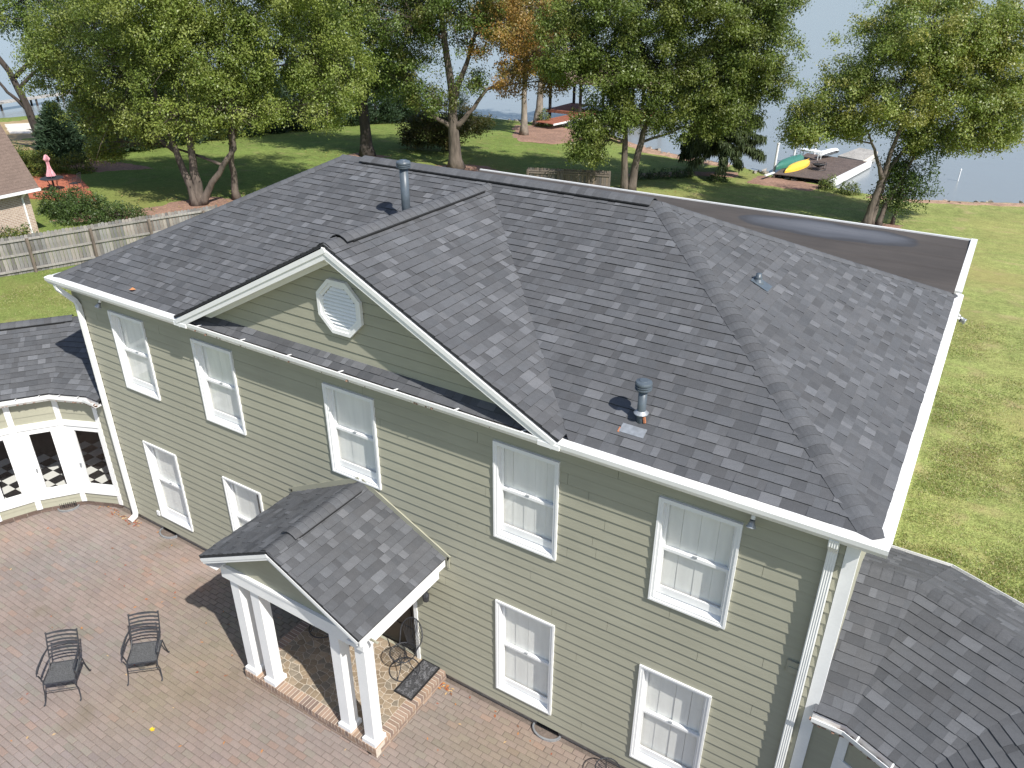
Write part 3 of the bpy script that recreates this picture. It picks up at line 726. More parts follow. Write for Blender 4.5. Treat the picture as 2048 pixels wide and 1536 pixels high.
# vent wells against the foundation
def well(x, y, r, rz, parent, full=True):
    e = empty('vent_well', (x, y, 0), rz, parent)
    def ring(m):
        n = 14; a = [(-r*math.cos(i*math.pi/n), -r*.72*math.sin(i*math.pi/n)) for i in range(n+1)]
        for (p, q) in zip(a[:-1], a[1:]):
            P, Q = V((*p, 0)), V((*q, 0)); s = 1.07
            m.add([P+V((0, 0, -.1)), Q+V((0, 0, -.1)), Q*s+V((0, 0, -.1)), P*s+V((0, 0, -.1)), P+V((0, 0, .035)), Q+V((0, 0, .035)), Q*s+V((0, 0, .035)), P*s+V((0, 0, .035))], [(4, 5, 6, 7), (0, 1, 5, 4), (2, 3, 7, 6)])
            m.beam(P*1.03+V((0, 0, .038)), Q*1.03+V((0, 0, .038)), .03, .012)
    quick('well_rim', 'galv', e, ring)
    quick('well_floor', 'bed', e, lambda m: m.add([(-r*math.cos(i*math.pi/14), -r*.72*math.sin(i*math.pi/14), .012) for i in range(15)], [tuple(range(14, -1, -1))]))
    def grille(m):
        m.box(-r*.8, r*.8, .018, .03, .0, .15)
        for k in range(9): m.box(-r*.8+k*r*.2-.006, -r*.8+k*r*.2+.006, .004, .02, .0, .15)
        for k in range(4): m.box(-r*.8, r*.8, .006, .017, .01+k*.04, .018+k*.04)
    quick('vent_grille', 'black', e, grille)
well(1.30, -.0, .24, 0, house); well(11.02, -.0, .24, 0, house)
quick('wall_lamp_box', 'siding', house, lambda m: [m.box(14.36, 14.53, -.05, -.02, 3.42, 3.62), m.box(14.385, 14.505, -.062, -.05, 3.45, 3.53)])
quick('outlet_cover', 'white', house, lambda m: m.box(1.085, 1.165, -.06, -.02, .46, .57))
# low-slope rear roof
def rear(m):
    m.add([(1.5, 8.1, 5.90), (14.93, 8.1, 5.90), (14.93, 12.3, 5.80), (1.5, 12.3, 5.80), (1.5, 8.1, 5.6), (14.93, 8.1, 5.6), (14.93, 12.3, 5.6), (1.5, 12.3, 5.6)], [(0, 1, 2, 3), (1, 5, 6, 2), (2, 6, 7, 3), (3, 7, 4, 0), (7, 6, 5, 4)])
    for k in range(4): m.add([(1.5, 8.6+k*.95, 5.889-k*.0226), (14.9, 8.6+k*.95, 5.889-k*.0226), (14.9, 8.66+k*.95, 5.8935-k*.0226), (1.5, 8.66+k*.95, 5.8935-k*.0226)], [(0, 1, 2, 3)])
rr = quick('rear_flat_roof', 'membrane', house, rear)
quick('roof_edge_trim', 'gutter', house, lambda m: [m.box(14.932, 15.06, 8.45, 12.36, 5.66, 5.845), m.box(1.5, 14.93, 12.302, 12.36, 5.60, 5.832)])
quick('rear_wall', 'siding', house, lambda m: m.box(1.7, 14.7, 8.2, 12.1, -.2, 5.6))
def blob(cx, cy, rx, ry, n=48, seed=1, wob=.12):
    r = random.Random(seed); ph = [r.uniform(0, 6.28) for _ in range(5)]
    return [(cx+rx*math.cos(a)*(1+wob*sum(math.sin((k+2)*a+ph[k])/(k+1.5) for k in range(4))*.5), cy+ry*math.sin(a)*(1+wob*sum(math.sin((k+2)*a+ph[k])/(k+1.5) for k in range(4)))) for a in [i*2*math.pi/n for i in range(n)]]
zr = lambda y: 5.90-(y-8.1)*.1/4.2

# ------------------------------------------------------------------ portico
PX, PH, PRZ, PEZ, PY = 7.41, 1.69, 3.67, 2.83, -2.10
port = empty('portico', (0, 0, 0)); tag(port, 'gabled entrance portico on paired white square columns with grey shingles', 'portico')
PS = (PRZ-PEZ)/PH
prp = [(PX, PY, PRZ), (PX+PH, PY, PEZ), (PX+PH, -.03, PEZ), (PX, -.03, PRZ)]; plp = [(PX, PY, PRZ), (PX-PH, PY, PEZ), (PX-PH, -.03, PEZ), (PX, -.03, PRZ)]
mb = MB()
for pl in (prp, plp):
    P = [V(p) for p in pl]; n = plane_n(P[0], P[1], P[2])
    mb.add([p-n*.002 for p in P]+[p-n*.035 for p in P], [(0, 1, 2, 3), (7, 6, 5, 4)]+[(i, (i+1) % 4, 4+(i+1) % 4, 4+i) for i in range(4)], (.035, .036, .04))
proof = mb.build('roof', 'shingle', port)
recs = []; shingle_plane(recs, prp, (0, 1, 0)); shingle_plane(recs, plp, (0, 1, 0)); emit_shingles(recs, proof)
caps((PX, PY+.01, PRZ), (PX, -.04, PRZ), plane_n(*prp[:3]), plane_n(*plp[:3]), proof, vent=(.17, .86), lift=.02, wd=.14)
def ptrim(m):
    for s in (-1, 1):
        d = V((s, 0, -PS)).normalized(); n = V((s*PS, 0, 1)).normalized(); a = V((PX, 0, PRZ)); L = V((PH, 0, PS*PH)).length
        m.obox(a+d*(L/2)-n*.085+V((0, PY+.022 + .0025*s, 0)), (d, (0, 1, 0), n), (L/2-.005, .018, .05))
        m.obox(a+d*(L/2)-n*.065+V((0, PY+.0 + .0025*s, 0)), (d, (0, 1, 0), n), (L/2-.005, .008, .028))
        m.obox(a+d*(L/2)-n*.142+V((0, PY+.12, 0)), (d, (0, 1, 0), n), (L/2-.03, .10, .007))
        x = PX+s*(PH-.02); m.box(min(x, x-s*.03), max(x, x-s*.03), PY+.042, -.035, PEZ-.17, PEZ-.035)
        x2 = PX+s*(PH-.05); x3 = PX+s*(PH-.30); m.box(min(x2, x3), max(x2, x3), PY+.05, -.035, PEZ-.185, PEZ-.172)
    m.box(PX-1.53, PX+1.53, -1.885, -1.60, 2.33, 2.60); m.box(PX-1.56, PX+1.56, -1.90, -1.885, 2.545, 2.60)
    for s in (-1, 1):
        x = PX+s*1.42; m.box(x-.11, x+.11, -1.60, -.035, 2.335, 2.645)
quick('entablature', 'white', port, ptrim)
quick('ceiling', 'white', port, lambda m: m.box(PX-1.3, PX+1.3, -1.6, -.04, 2.61, 2.63))
tym = quick('gable_wall', 'siding', port, lambda m: m.add([(PX-1.5, -1.80, 2.6), (PX+1.5, -1.80, 2.6), (PX, -1.80, 3.55)], [(0, 1, 2)]))
z = 2.602
while z < 3.45:
    zt = min(z+EXPO, 3.48); h0, h1 = (3.52-z)/PS-.06, (3.52-zt)/PS-.06
    if h0 > .05:
        h1 = max(h1, .01); quick('siding_board', 'siding', tym, lambda m: m.add([(PX-h0, -1.845, z), (PX+h0, -1.845, z), (PX+h1, -1.83, zt), (PX-h1, -1.83, zt), (PX-h0, -1.80, z), (PX+h0, -1.80, z), (PX+h1, -1.80, zt), (PX-h1, -1.80, zt)], [(0, 1, 2, 3), (4, 5, 1, 0), (3, 2, 6, 7)]))
    z = zt
def flash(m):
    for s in (-1, 1):
        d = V((s, 0, -PS)).normalized(); n = V((s*PS, 0, 1)).normalized(); a = V((PX, -.04, PRZ)); L = V((PH, 0, PS*PH)).length
        m.obox(a+d*((L+.05)/2)+n*.055, (d, (0, 1, 0), n), ((L+.05)/2, .012, .055))
        m.box(PX+s*(PH+.05)-.02, PX+s*(PH+.05)+.02, -.052, -.03, PEZ-.16, PEZ+.06)
quick('wall_flashing', 'siding', port, flash)
for cx in (6.085, 6.555, 8.285, 8.80):
    e = empty('column', (cx, -1.735, .2), parent=port)
    quick('shaft', 'white', e, lambda m: [m.box(-.098, .098, -.098, .098, .11, 2.08), m.box(-.112, .112, -.112, .112, 2.08, 2.13)])
    quick('base', 'white', e, lambda m: m.add([(-.135, -.135, 0), (.135, -.135, 0), (.135, .135, 0), (-.135, .135, 0), (-.135, -.135, .085), (.135, -.135, .085), (.135, .135, .085), (-.135, .135, .085), (-.11, -.11, .115), (.11, -.11, .115), (.11, .11, .115), (-.11, .11, .115)],
          [(0, 1, 5, 4), (1, 2, 6, 5), (2, 3, 7, 6), (3, 0, 4, 7), (4, 5, 9, 8), (5, 6, 10, 9), (6, 7, 11, 10), (7, 4, 8, 11), (8, 9, 10, 11)]))
# porch floor
SX0, SX1, SY0 = 5.93, 8.96, -1.885
slab = quick('porch_slab', 'mortar', port, lambda m: m.box(SX0+.004, SX1-.004, SY0+.004, -.0, -.2, .196))
def brickcol():
    k = random.uniform(.8, 1.15); r = random.random()
    c = (.30, .215, .165) if r < .5 else (.24, .175, .145) if r < .8 else (.36, .25, .18)
    return tuple(q*k for q in c)
def brick(c, hs, ax=((1, 0, 0), (0, 1, 0), (0, 0, 1)), parent=slab):
    m = MB(); m.obox((0, 0, 0), ax, hs, brickcol()); m.build('brick', 'brick', parent, loc=c)
n = 41; st = (SX1-SX0)/n
for i in range(n): brick((SX0+(i+.5)*st, SY0+.10, .155), (st/2-.0075, .10, .047))
n = 23; st = (0-SY0-.21)/n
for i in range(n):
    for xx in (SX0+.10, SX1-.10): brick((xx, SY0+.21+(i+.5)*st, .155), (.10, st/2-.0075, .047))
for j in range(2):
    n = 14; st = (SX1-SX0)/n
    for i in range(n): brick((SX0+(i+.5+(.5 if j else 0)*(1 if i < n-1 else 0))*st, SY0+.05, .075-j*.072), (st/2-.005, .048, .031))
    n = 8; st = (-SY0-.11)/n
    for i in range(n): brick((SX1-.05, SY0+.11+(i+.5)*st, .075-j*.072), (.048, st/2-.005, .031)); brick((SX0+.05, SY0+.11+(i+.5)*st, .075-j*.072), (.048, st/2-.005, .031))
fx0, fx1, fy0, fy1 = SX0+.21, SX1-.21, SY0+.21, -.02
sd_ = []
nxs, nys = 20, 14
for i in range(nxs):
    for j in range(nys): sd_.append((fx0+(i+.5+random.uniform(-.42, .42))*(fx1-fx0)/nxs, fy0+(j+.5+random.uniform(-.42, .42))*(fy1-fy0)/nys))
for i, p in enumerate(sd_):
    cell = [(fx0, fy0), (fx1, fy0), (fx1, fy1), (fx0, fy1)]
    for j, q in enumerate(sd_):
        if i == j or abs(p[0]-q[0]) > .6 or abs(p[1]-q[1]) > .6: continue
        mx, my = (p[0]+q[0])/2, (p[1]+q[1])/2; dx, dy = q[0]-p[0], q[1]-p[1]; L = math.hypot(dx, dy); mx -= dx/L*.0055; my -= dy/L*.0055
        big = 3; tx, ty = -dy/L, dx/L
        cell = clip(cell, ccw([(mx+tx*big, my+ty*big), (mx-tx*big, my-ty*big), (mx-tx*big-dx/L*big, my-ty*big-dy/L*big), (mx+tx*big-dx/L*big, my+ty*big-dy/L*big)]))
        if not cell: break
    if len(cell) >= 3:
        k = random.uniform(.82, 1.15); c = random.choice([(.27, .205, .14), (.24, .185, .125), (.30, .235, .165), (.22, .185, .14)])
        m = MB(); m.prism([(x-p[0], y-p[1]) for x, y in ccw(cell)], -.02, random.uniform(.004, .008), tuple(q*k for q in c)); m.build('flagstone', 'flag', slab, loc=(p[0], p[1], .196))
# front door
door = empty('front_door', (7.42, 0, .2), parent=house)
quick('door_frame', 'white', door, lambda m: [m.box(.93, 1.0, -.05, .12, 0, 2.16), m.box(-.97, -.90, -.05, .12, 0, 2.16), m.box(-.90, .93, -.05, .12, 2.06, 2.16)])
for s in (-1, 1):
    l = quick('door_leaf', mat('black_door', (.016, .014, .013), .35), door, lambda m: [m.box(*(sorted((s*.005, s*.89))), .05, .09, 0, 2.05), m.box(*(sorted((s*.12, s*.78))), .035, .05, .12, .55), m.box(*(sorted((s*.12, s*.78))), .035, .05, .68, 1.9)])
    quick('handle', 'galv', l, lambda m: m.tube([(s*.05, .05, .95), (s*.05, .0, .95), (s*.05, .0, 1.1), (s*.05, .05, 1.1)], .01))
quick('hall', 'dark', door, lambda m: m.box(-.95, .98, .10, .14, 0, 2.15))
quick('door_lantern', 'iron', house, lambda m: [m.lathe([(.05, -.12), (.06, .0), (.03, .06)], 8, (8.72, -.14, 1.95)), m.beam((8.72, -.14, 2.0), (8.72, -.02, 2.02), .02, .02)])

# ------------------------------------------------------------------ curved wings
WPL = [(0.0, .03), (-.42, .03), (-1.30, -.345), (-1.87, -1.10), (-2.20, -1.86), (-2.33, -2.70), (-2.33, -3.9)]
def offset(pl, dist):
    """offset polyline away from the courtyard (mitred)"""
    out = []
    for i in range(len(pl)):
        ns = []
        for a, b_ in ((i-1, i), (i, i+1)):
            if a < 0 or b_ >= len(pl): continue
            d = V((pl[b_][0]-pl[a][0], pl[b_][1]-pl[a][1])).normalized(); ns.append(V((d.y, -d.x)))      # right-hand side = away from court
        nn = sum(ns, V((0, 0))).normalized(); k = 1/max(.3, nn.dot(ns[0]))
        out.append((pl[i][0]+nn.x*dist*k, pl[i][1]+nn.y*dist*k))
    return out
def wing(mirror, label):
    e = empty('curved_wing'); tag(e, label, 'house wing')
    fx = (lambda x: W-x) if mirror else (lambda x: x)
    T = lambda p, z: V((fx(p[0]), p[1], z))
    pl = WPL; ez, hw = 3.04, 1.92
    ev = offset(pl, -.15); rd = offset(pl, hw-.15); bk = offset(pl, 2*hw-.15); wb = offset(pl, 2*hw-.32); inn = offset(pl, .12)
    rz_ = ez+hw*.5
    mb = MB(); recs = []
    segs = list(range(len(pl)-1))
    for i in segs:
        for q4 in ([T(ev[i], ez), T(ev[i+1], ez), T(rd[i+1], rz_), T(rd[i], rz_)], [T(bk[i], ez), T(bk[i+1], ez), T(rd[i+1], rz_), T(rd[i], rz_)]):
            n = plane_n(q4[0], q4[1], q4[2]); mb.add([p-n*.002 for p in q4]+[p-n*.04 for p in q4], [(0, 1, 2, 3), (7, 6, 5, 4), (0, 4, 5, 1), (1, 5, 6, 2), (2, 6, 7, 3), (3, 7, 4, 0)], (.035, .036, .04))
    rf = mb.build('roof', 'shingle', e)
    for i in segs:
        for q4 in ([T(ev[i], ez), T(ev[i+1], ez), T(rd[i+1], rz_), T(rd[i], rz_)], [T(bk[i], ez), T(bk[i+1], ez), T(rd[i+1], rz_), T(rd[i], rz_)]):
            shingle_plane(recs, q4, q4[1]-q4[0], thick=(.009, .015))
    emit_shingles(recs, rf)
    for i in segs:
        a, b_ = T(rd[i], rz_), T(rd[i+1], rz_)
        n1 = plane_n(T(ev[i], ez), T(ev[i+1], ez), b_) ; n2 = plane_n(T(bk[i], ez), T(bk[i+1], ez), b_)
        if (b_-a).length > .1: caps(a, b_, n1, n2, rf, vent=((.0, 1.) if i >= 2 else None), lift=.02)
    # gutters and fascia
    for line, z_, sgn in ((ev, ez, 1), (bk, ez, -1)):
        g = MB(); out = offset(line, -.11*sgn); o2 = offset(line, -.10*sgn); f_in = offset(line, .02*sgn); ob = offset(line, -.065*sgn)
        for i in segs:
            prof = [[T(f_in[k], z_-.01), T(f_in[k], z_-.13), T(ob[k], z_-.13), T(out[k], z_-.06), T(out[k], z_+.0), T(o2[k], z_+.0), T(o2[k], z_-.055), T(ob[k], z_-.118), T(offset(line, .012*sgn)[k], z_-.118), T(offset(line, .012*sgn)[k], z_-.01)] for k in (i, i+1)]
            n = 10; g.add(prof[0]+prof[1], [(k, (k+1) % n, n+(k+1) % n, n+k) for k in range(n)]+[tuple(range(n-1, -1, -1)), tuple(range(n, 2*n))])
        g.build('gutter', 'gutter', e)
    h = MB()
    for i in segs[1:]:
        a, b_ = T(ev[i], ez), T(ev[i+1], ez); d = (b_-a); o = T(offset(ev, -.10)[i], ez)-a
        for t in (.2, .7):
            p = a+d*t; q = p+(o.normalized())*.10; h.beam(p+V((0, 0, .0)), q+V((0, 0, .004)), .02, .006)
    h.build('gutter_hanger', 'white', e)
    tag(quick('gutter_debris', 'mulch', e, lambda m: [m.obox(T(ev[i], ez-.11).lerp(T(ev[i+1], ez-.11), random.random())+(T(offset(ev, -.10)[i], 0)-T(ev[i], 0))*random.uniform(.1, .8), ((1, 0, 0), (0, 1, 0), (0, 0, 1)), (random.uniform(.01, .03), random.uniform(.01, .03), .006)) for i in segs for _ in range(26)]), kind='stuff')
    soff = MB()
    for i in segs:
        soff.add([T(offset(ev, .02)[i], ez-.128), T(offset(ev, .02)[i+1], ez-.128), T(pl[i+1], ez-.128), T(pl[i], ez-.128)], [(0, 1, 2, 3)])
        soff.add([T(offset(bk, -.02)[i], ez-.128), T(offset(bk, -.02)[i+1], ez-.128), T(wb[i+1], ez-.128), T(wb[i], ez-.128)], [(0, 1, 2, 3)])
    soff.build('soffit', 'white', e)
    # walls: frieze boards, glazed doors, base boards
    def pan(m, i, s0, s1, z0, z1, d0, d1):
        A, B_ = V(pl[i]), V(pl[i+1]); d = (B_-A); L = d.length; d.normalize(); nn = V((-d.y, d.x))          # nn towards court
        P = [A+d*s0+nn*d1, A+d*s1+nn*d1, A+d*s1+nn*d0, A+d*s0+nn*d0]
        m.add([T(p, z) for z in (z0, z1) for p in P], [(0, 3, 2, 1), (4, 5, 6, 7), (0, 1, 5, 4), (1, 2, 6, 5), (2, 3, 7, 6), (3, 0, 4, 7)])
    for i in segs:
        L = (V(pl[i+1])-V(pl[i])).length
        if i > 0:
            for (z0, z1) in ((2.34, 2.515), (2.515, 2.69), (2.69, 2.905), (.115, .24), (.24, .365)):
                m = MB(); A, B_ = V(pl[i]), V(pl[i+1]); d = (B_-A).normalized(); nn = V((-d.y, d.x))
                P = lambda s, k, z: T(A+d*s+nn*k, z)
                m.add([P(.0, .026, z0), P(L, .026, z0), P(L, .012, z1), P(.0, .012, z1), P(.0, -.03, z0), P(L, -.03, z0), P(L, -.03, z1), P(.0, -.03, z1)], [(0, 1, 2, 3), (4, 5, 1, 0), (3, 2, 6, 7), (7, 6, 5, 4)])
                m.build('siding_board', 'siding', e)
            quick('door_header', 'white', e, lambda m: pan(m, i, .0, L, 2.20, 2.34, -.03, .05)); quick('door_threshold', 'white', e, lambda m: pan(m, i, .0, L, .365, .47, -.03, .055))
            de = empty('glazed_door', parent=e)
            st = min(.26, L*.29)
            if i == 1: s_l, s_r = .10, st
            else: s_l, s_r = st, st
            quick('door_leaf', 'white', de, lambda m: [pan(m, i, .02, s_l, .47, 2.20, -.02, .02), pan(m, i, L-s_r, L-.02, .47, 2.20, -.02, .02), pan(m, i, s_l, L-s_r, 2.07, 2.20, -.02, .02), pan(m, i, s_l, L-s_r, .47, .62, -.02, .02)])
            def sheet(m):
                A, B_ = V(pl[i]), V(pl[i+1]); d = (B_-A).normalized(); q_ = [T(A+d*s_, z_) for s_, z_ in ((s_l-.005, .615), (L-s_r+.005, .615), (L-s_r+.005, 2.075), (s_l-.005, 2.075))]
                m.add(q_, [(0, 1, 2, 3) if mirror else (3, 2, 1, 0)])
            quick('pane', 'glass', de, sheet)
            quick('handle', 'galv', de, lambda m: pan(m, i, L-s_r+.05, L-s_r+.08, 1.1, 1.2, .02, .05))
        else:
            for z0 in np.arange(.115, 2.9, EXPO):
                z1 = min(z0+EXPO, 2.905); m = MB(); m.add([T((0, .0), z0), T((-.42, .0), z0), T((-.42, .016), z1), T((0, .016), z1), T((0, .08), z0), T((-.42, .08), z0), T((-.42, .08), z1), T((0, .08), z1)], [(0, 1, 2, 3), (4, 5, 1, 0), (3, 2, 6, 7), (7, 6, 5, 4)]); m.build('siding_board', 'siding', e)
        if i > 0 or True:
            k = i+1
            A = V(pl[k]); nn = V((offset(pl, -1)[k][0]-A.x, offset(pl, -1)[k][1]-A.y)).normalized(); tt = V((nn.y, -nn.x)); c = T(A+nn*.018, 0)
            m = MB(); nx3 = V((nn.x*(-1 if mirror else 1), nn.y, 0)); tx3 = V((tt.x*(-1 if mirror else 1), tt.y, 0))
            m.obox(c+V((0, 0, 1.51)), (nx3, tx3, (0, 0, 1)), (.034, .058, 1.395)); m.build('post', 'white', e)
    f = MB()
    for i in segs: pan(f, i, 0, (V(pl[i+1])-V(pl[i])).length, -.2, .115, -.06, -.0)
    f.build('foundation', 'foundation', e)
    if not mirror:
        fo = [c_ for c_ in e.children if c_.name.startswith('foundation')][0]
        for i in segs[1:5]:
            A, B_ = V(pl[i]), V(pl[i+1]); d = (B_-A); L = d.length; d.normalize(); nn = V((-d.y, d.x)); nb_ = max(1, int(L/.21)); bl = L/nb_
            for j in range(2):
                for q_ in range(nb_):
                    c_ = A+d*(bl*(q_+.5))+nn*.004; m = MB(); kc = random.uniform(.75, 1.15)
                    m.obox((0, 0, 0), ((d.x, d.y, 0), (nn.x, nn.y, 0), (0, 0, 1)), (bl/2-.006, .014, .024), (.16*kc, .115*kc, .095*kc)); m.build('brick', 'brick', fo, loc=(c_.x, c_.y, .03+j*.058))
    bw = MB()
    for i in segs:
        a, b_ = wb[i], wb[i+1]; bw.add([T(a, -.1), T(b_, -.1), T(b_, 2.95), T(a, 2.95)], [(0, 1, 2, 3)])
    bw.build('rear_wall', 'siding', e)
    ce = MB()
    for i in segs: ce.add([T(inn[i], 2.9), T(inn[i+1], 2.9), T(wb[i+1], 2.9), T(wb[i], 2.9)], [(0, 1, 2, 3)]); ce.add([T(offset(wb, -.03)[i], 0), T(offset(wb, -.03)[i+1], 0), T(offset(wb, -.03)[i+1], 2.95), T(offset(wb, -.03)[i], 2.95)], [(0, 1, 2, 3)])
    ce.build('room_lining', 'room', e)
    if not mirror:
        fl = MB(); fl.add([T(p, .28) for p in pl]+[T(p, .28) for p in wb[::-1]], [tuple(range(2*len(pl)))]); floor = fl.build('floor', 'dark', e)
        bm, wm = M['blacktile'], M['whitetile']; s = .305
        tb = MB(); tb.box(-s/2+.002, s/2-.002, -s/2+.002, s/2-.002, 0, .008); tmpl = {}
        for iy in range(-14, 14):
            for ix in range(-20, 2):
                x, y = ix*s+.05, iy*s-.02
                # inside the first metre behind the glass
                best = 1e9; side = 0
                for a, b_ in zip(pl[:-1], pl[1:]):
                    A, B_ = V(a), V(b_); d = B_-A; t = min(1, max(0, (V((x, y))-A).dot(d)/d.length_squared)); q_ = V((x, y))-(A+d*t)
                    if q_.length < best: best = q_.length; side = d.x*(y-A.y)-d.y*(x-A.x)
                if side > 0 or best < .24 or best > 2.4 or x > -.25: continue
                kc = (ix+iy) % 2
                if kc not in tmpl: tmpl[kc] = tb.build('floor_tile', bm if kc else wm, floor, loc=(x, y, .281))
                else:
                    o = tmpl[kc].copy(); COL.objects.link(o); o.location = (x, y, .281); o.parent = floor
    return e
M['blacktile'] = mat('black_floor_tile', (.02, .02, .022), .25); M['whitetile'] = mat('white_floor_tile', (.72, .71, .68), .25)
lw = wing(False, 'curved glazed wing with white doors and checkered floor inside, left of house')
rw = wing(True, 'curved shingled wing whose roof meets the right corner of house')
d_ = V((-.58, -.755, 0)).normalized()
well(-1.50, -.66, .21, math.atan2(d_.y, d_.x)+math.pi, lw)

# ------------------------------------------------------------------ courtyard paving
b = MB(); b.add([(-3.2, -12, -.012), (18.5, -12, -.012), (18.5, .06, -.012), (-3.2, .06, -.012)], [(0, 1, 2, 3)])
court = b.build('courtyard', 'bed'); tag(court, kind='structure')
def court_ok(x, y):
    if y > -.0 and -.1 < x < W: return False
    if SX0+.09 < x < SX1-.09 and y > SY0+.06: return False
    for fxx in ((lambda q: q), (lambda q: W-q)):
        xx = fxx(x)
        if xx < .12:
            for a, b_ in zip(WPL[:-1], WPL[1:]):
                A, B_ = V(a), V(b_); d = B_-A
                t = (V((xx, y))-A).dot(d)/d.length_squared
                if -.05 <= t <= 1.05:
                    sdist = (d.x*(y-A.y)-d.y*(xx-A.x))/d.length
                    if sdist < -.04: return False
            if y > .0: return False
            if xx < -2.25: return False
    return True
pav = []; cw, ch = .205, .104; row = 0; y = -.05
pr = random.Random(5)
tmplp = []
while y > -8.6:
    x = -3.0+(row % 2)*cw/2+pr.uniform(-.01, .01)
    while x < 17.5:
        c = (x+cw/2, y-ch/2); x += cw
        if not court_ok(*c): continue
        if not inframe((c[0], c[1], 0), .45): continue
        r = pr.random(); k = pr.uniform(.93, 1.07)
        patch = math.sin(c[0]*.9+1.3)+math.sin(c[1]*1.4+c[0]*.5)+math.sin(c[0]*2.3-c[1]*1.1)
        base = (.335, .275, .250) if r < .52 else (.326, .274, .247) if r < .78 else (.315, .278, .240) if r < .88 else (.362, .272, .232) if r < (.94+.02*patch) else (.320, .265, .250)
        moss = math.exp(-((c[0]-5.2)**2/3.0+(c[1]+1.0)**2/1.6))+.8*math.exp(-((c[0]-4.9)**2/.8+(c[1]+2.9)**2/.9))+.7*math.exp(-((c[0]-11.0)**2/4+(c[1]+.9)**2/.5))
        moss = min(1, moss*pr.uniform(.5, 1.2)); base = tuple(q*(1-moss)+g_*moss for q, g_ in zip(base, (.285, .258, .205)))
        warm = .04*math.sin(c[0]*.7+c[1]*.9)+.03*math.sin(c[0]*1.7-c[1]*1.3+2); base = (base[0]*(1+warm), base[1], base[2]*(1-warm*.8))
        c = (c[0]+pr.uniform(-.004, .004), c[1]+pr.uniform(-.0018, .0018)+.006*math.sin(c[0]*1.1+c[1]*.3))
        a = pr.uniform(-.016, .016); hh = pr.uniform(-.004, .003)
        pav.append((c, a, hh, (base[0]*k*.745, base[1]*k*.725, base[2]*k*.70)))
    y -= ch; row += 1
pav.sort(key=lambda p: (V((p[0][0], p[0][1], 0))-CAM).length + (0 if inframe((p[0][0], p[0][1], 0), 0) else 1000))
rest = MB()
def paver_geo(m, c, a, hh, col):
    dx, dy = cw/2-.0046, ch/2-.0028; ca, sa = math.cos(a), math.sin(a); bv = .006
    R = lambda px, py, z: (c[0]+px*ca-py*sa, c[1]+px*sa+py*ca, z)
    vs = [R(-dx, -dy, -.04), R(dx, -dy, -.04), R(dx, dy, -.04), R(-dx, dy, -.04), R(-dx, -dy, -.005+hh), R(dx, -dy, -.005+hh), R(dx, dy, -.005+hh), R(-dx, dy, -.005+hh),
          R(-dx+bv, -dy+bv, hh), R(dx-bv, -dy+bv, hh), R(dx-bv, dy-bv, hh), R(-dx+bv, dy-bv, hh)]
    m.add(vs, [(0, 1, 5, 4), (1, 2, 6, 5), (2, 3, 7, 6), (3, 0, 4, 7), (4, 5, 9, 8), (5, 6, 10, 9), (6, 7, 11, 10), (7, 4, 8, 11), (8, 9, 10, 11)], col)
for i, (c, a, hh, col) in enumerate(pav):
    if i < 300:
        m = MB(); paver_geo(m, (0, 0), a, hh, col); m.build('paver', 'paver', court, loc=(c[0], c[1], 0))
    else: paver_geo(rest, c, a, hh, col)
tag(rest.build('far_pavers', 'paver', court), kind='stuff')
# fallen leaves
m = MB()
def leafquad(m, x, y, z, s, col, r):
    a = r.uniform(0, 6.28); c, s_ = math.cos(a)*s, math.sin(a)*s; k = r.uniform(.35, .55)
    m.add([(x-c, y-s_, z), (x+s_*k, y-c*k, z+s*.22), (x+c, y+s_, z+s*.1), (x-s_*k, y+c*k, z+s*.3)], [(0, 1, 2, 3)], col)
LC = [(.36, .11, .035), (.42, .19, .06), (.30, .07, .03), (.48, .33, .17), (.22, .10, .05)]
r_ = random.Random(3)
for k in range(150):
    x, y = r_.uniform(-1.8, 13.5), r_.uniform(-6.5, -.12)
    if court_ok(x, y): leafquad(m, x, y, .006, r_.uniform(.018, .042), r_.choice(LC), r_)
for k in range(110):
    x = r_.choice([r_.gauss(.25, .18), r_.gauss(9.05, .12), r_.uniform(0, 14), r_.gauss(-.4, .3)]); y = -.12-abs(r_.gauss(0, .10))
    if court_ok(x, y): leafquad(m, x, y, .006, r_.uniform(.02, .045), r_.choice(LC), r_)
tag(m.build('fallen_leaves', 'leaflit'), 'dry orange leaves scattered over the brick courtyard', 'leaves', kind='stuff')
m = MB(); m.add([(-.055, -.01, .006), (-.03, -.035, .016), (-.01, -.022, .008), (.015, -.045, .02), (.028, -.015, .01), (.06, -.005, .022), (.03, .012, .012), (.02, .042, .024), (-.008, .02, .01), (-.032, .034, .02), (0, 0, .004)], [(10, i, (i+1) % 10) for i in range(10)], (.74, .47, .02))
o = m.build('yellow_leaf', 'leaflit', loc=(5.46, -3.45, .004)); tag(o, 'bright yellow fallen leaf alone on the brick paving', 'leaf')
m = MB(); m.add([(-.06, -.03, .0), (.05, -.04, .02), (.07, .03, .012), (-.04, .04, .03)], [(0, 1, 2, 3)], (.5, .22, .09))
o = m.build('brown_leaf', 'leaflit', loc=(2.10, .0, front_z(0)+.045)); tag(o, 'curled brown leaf lying on the roof above the left eave', 'leaf')

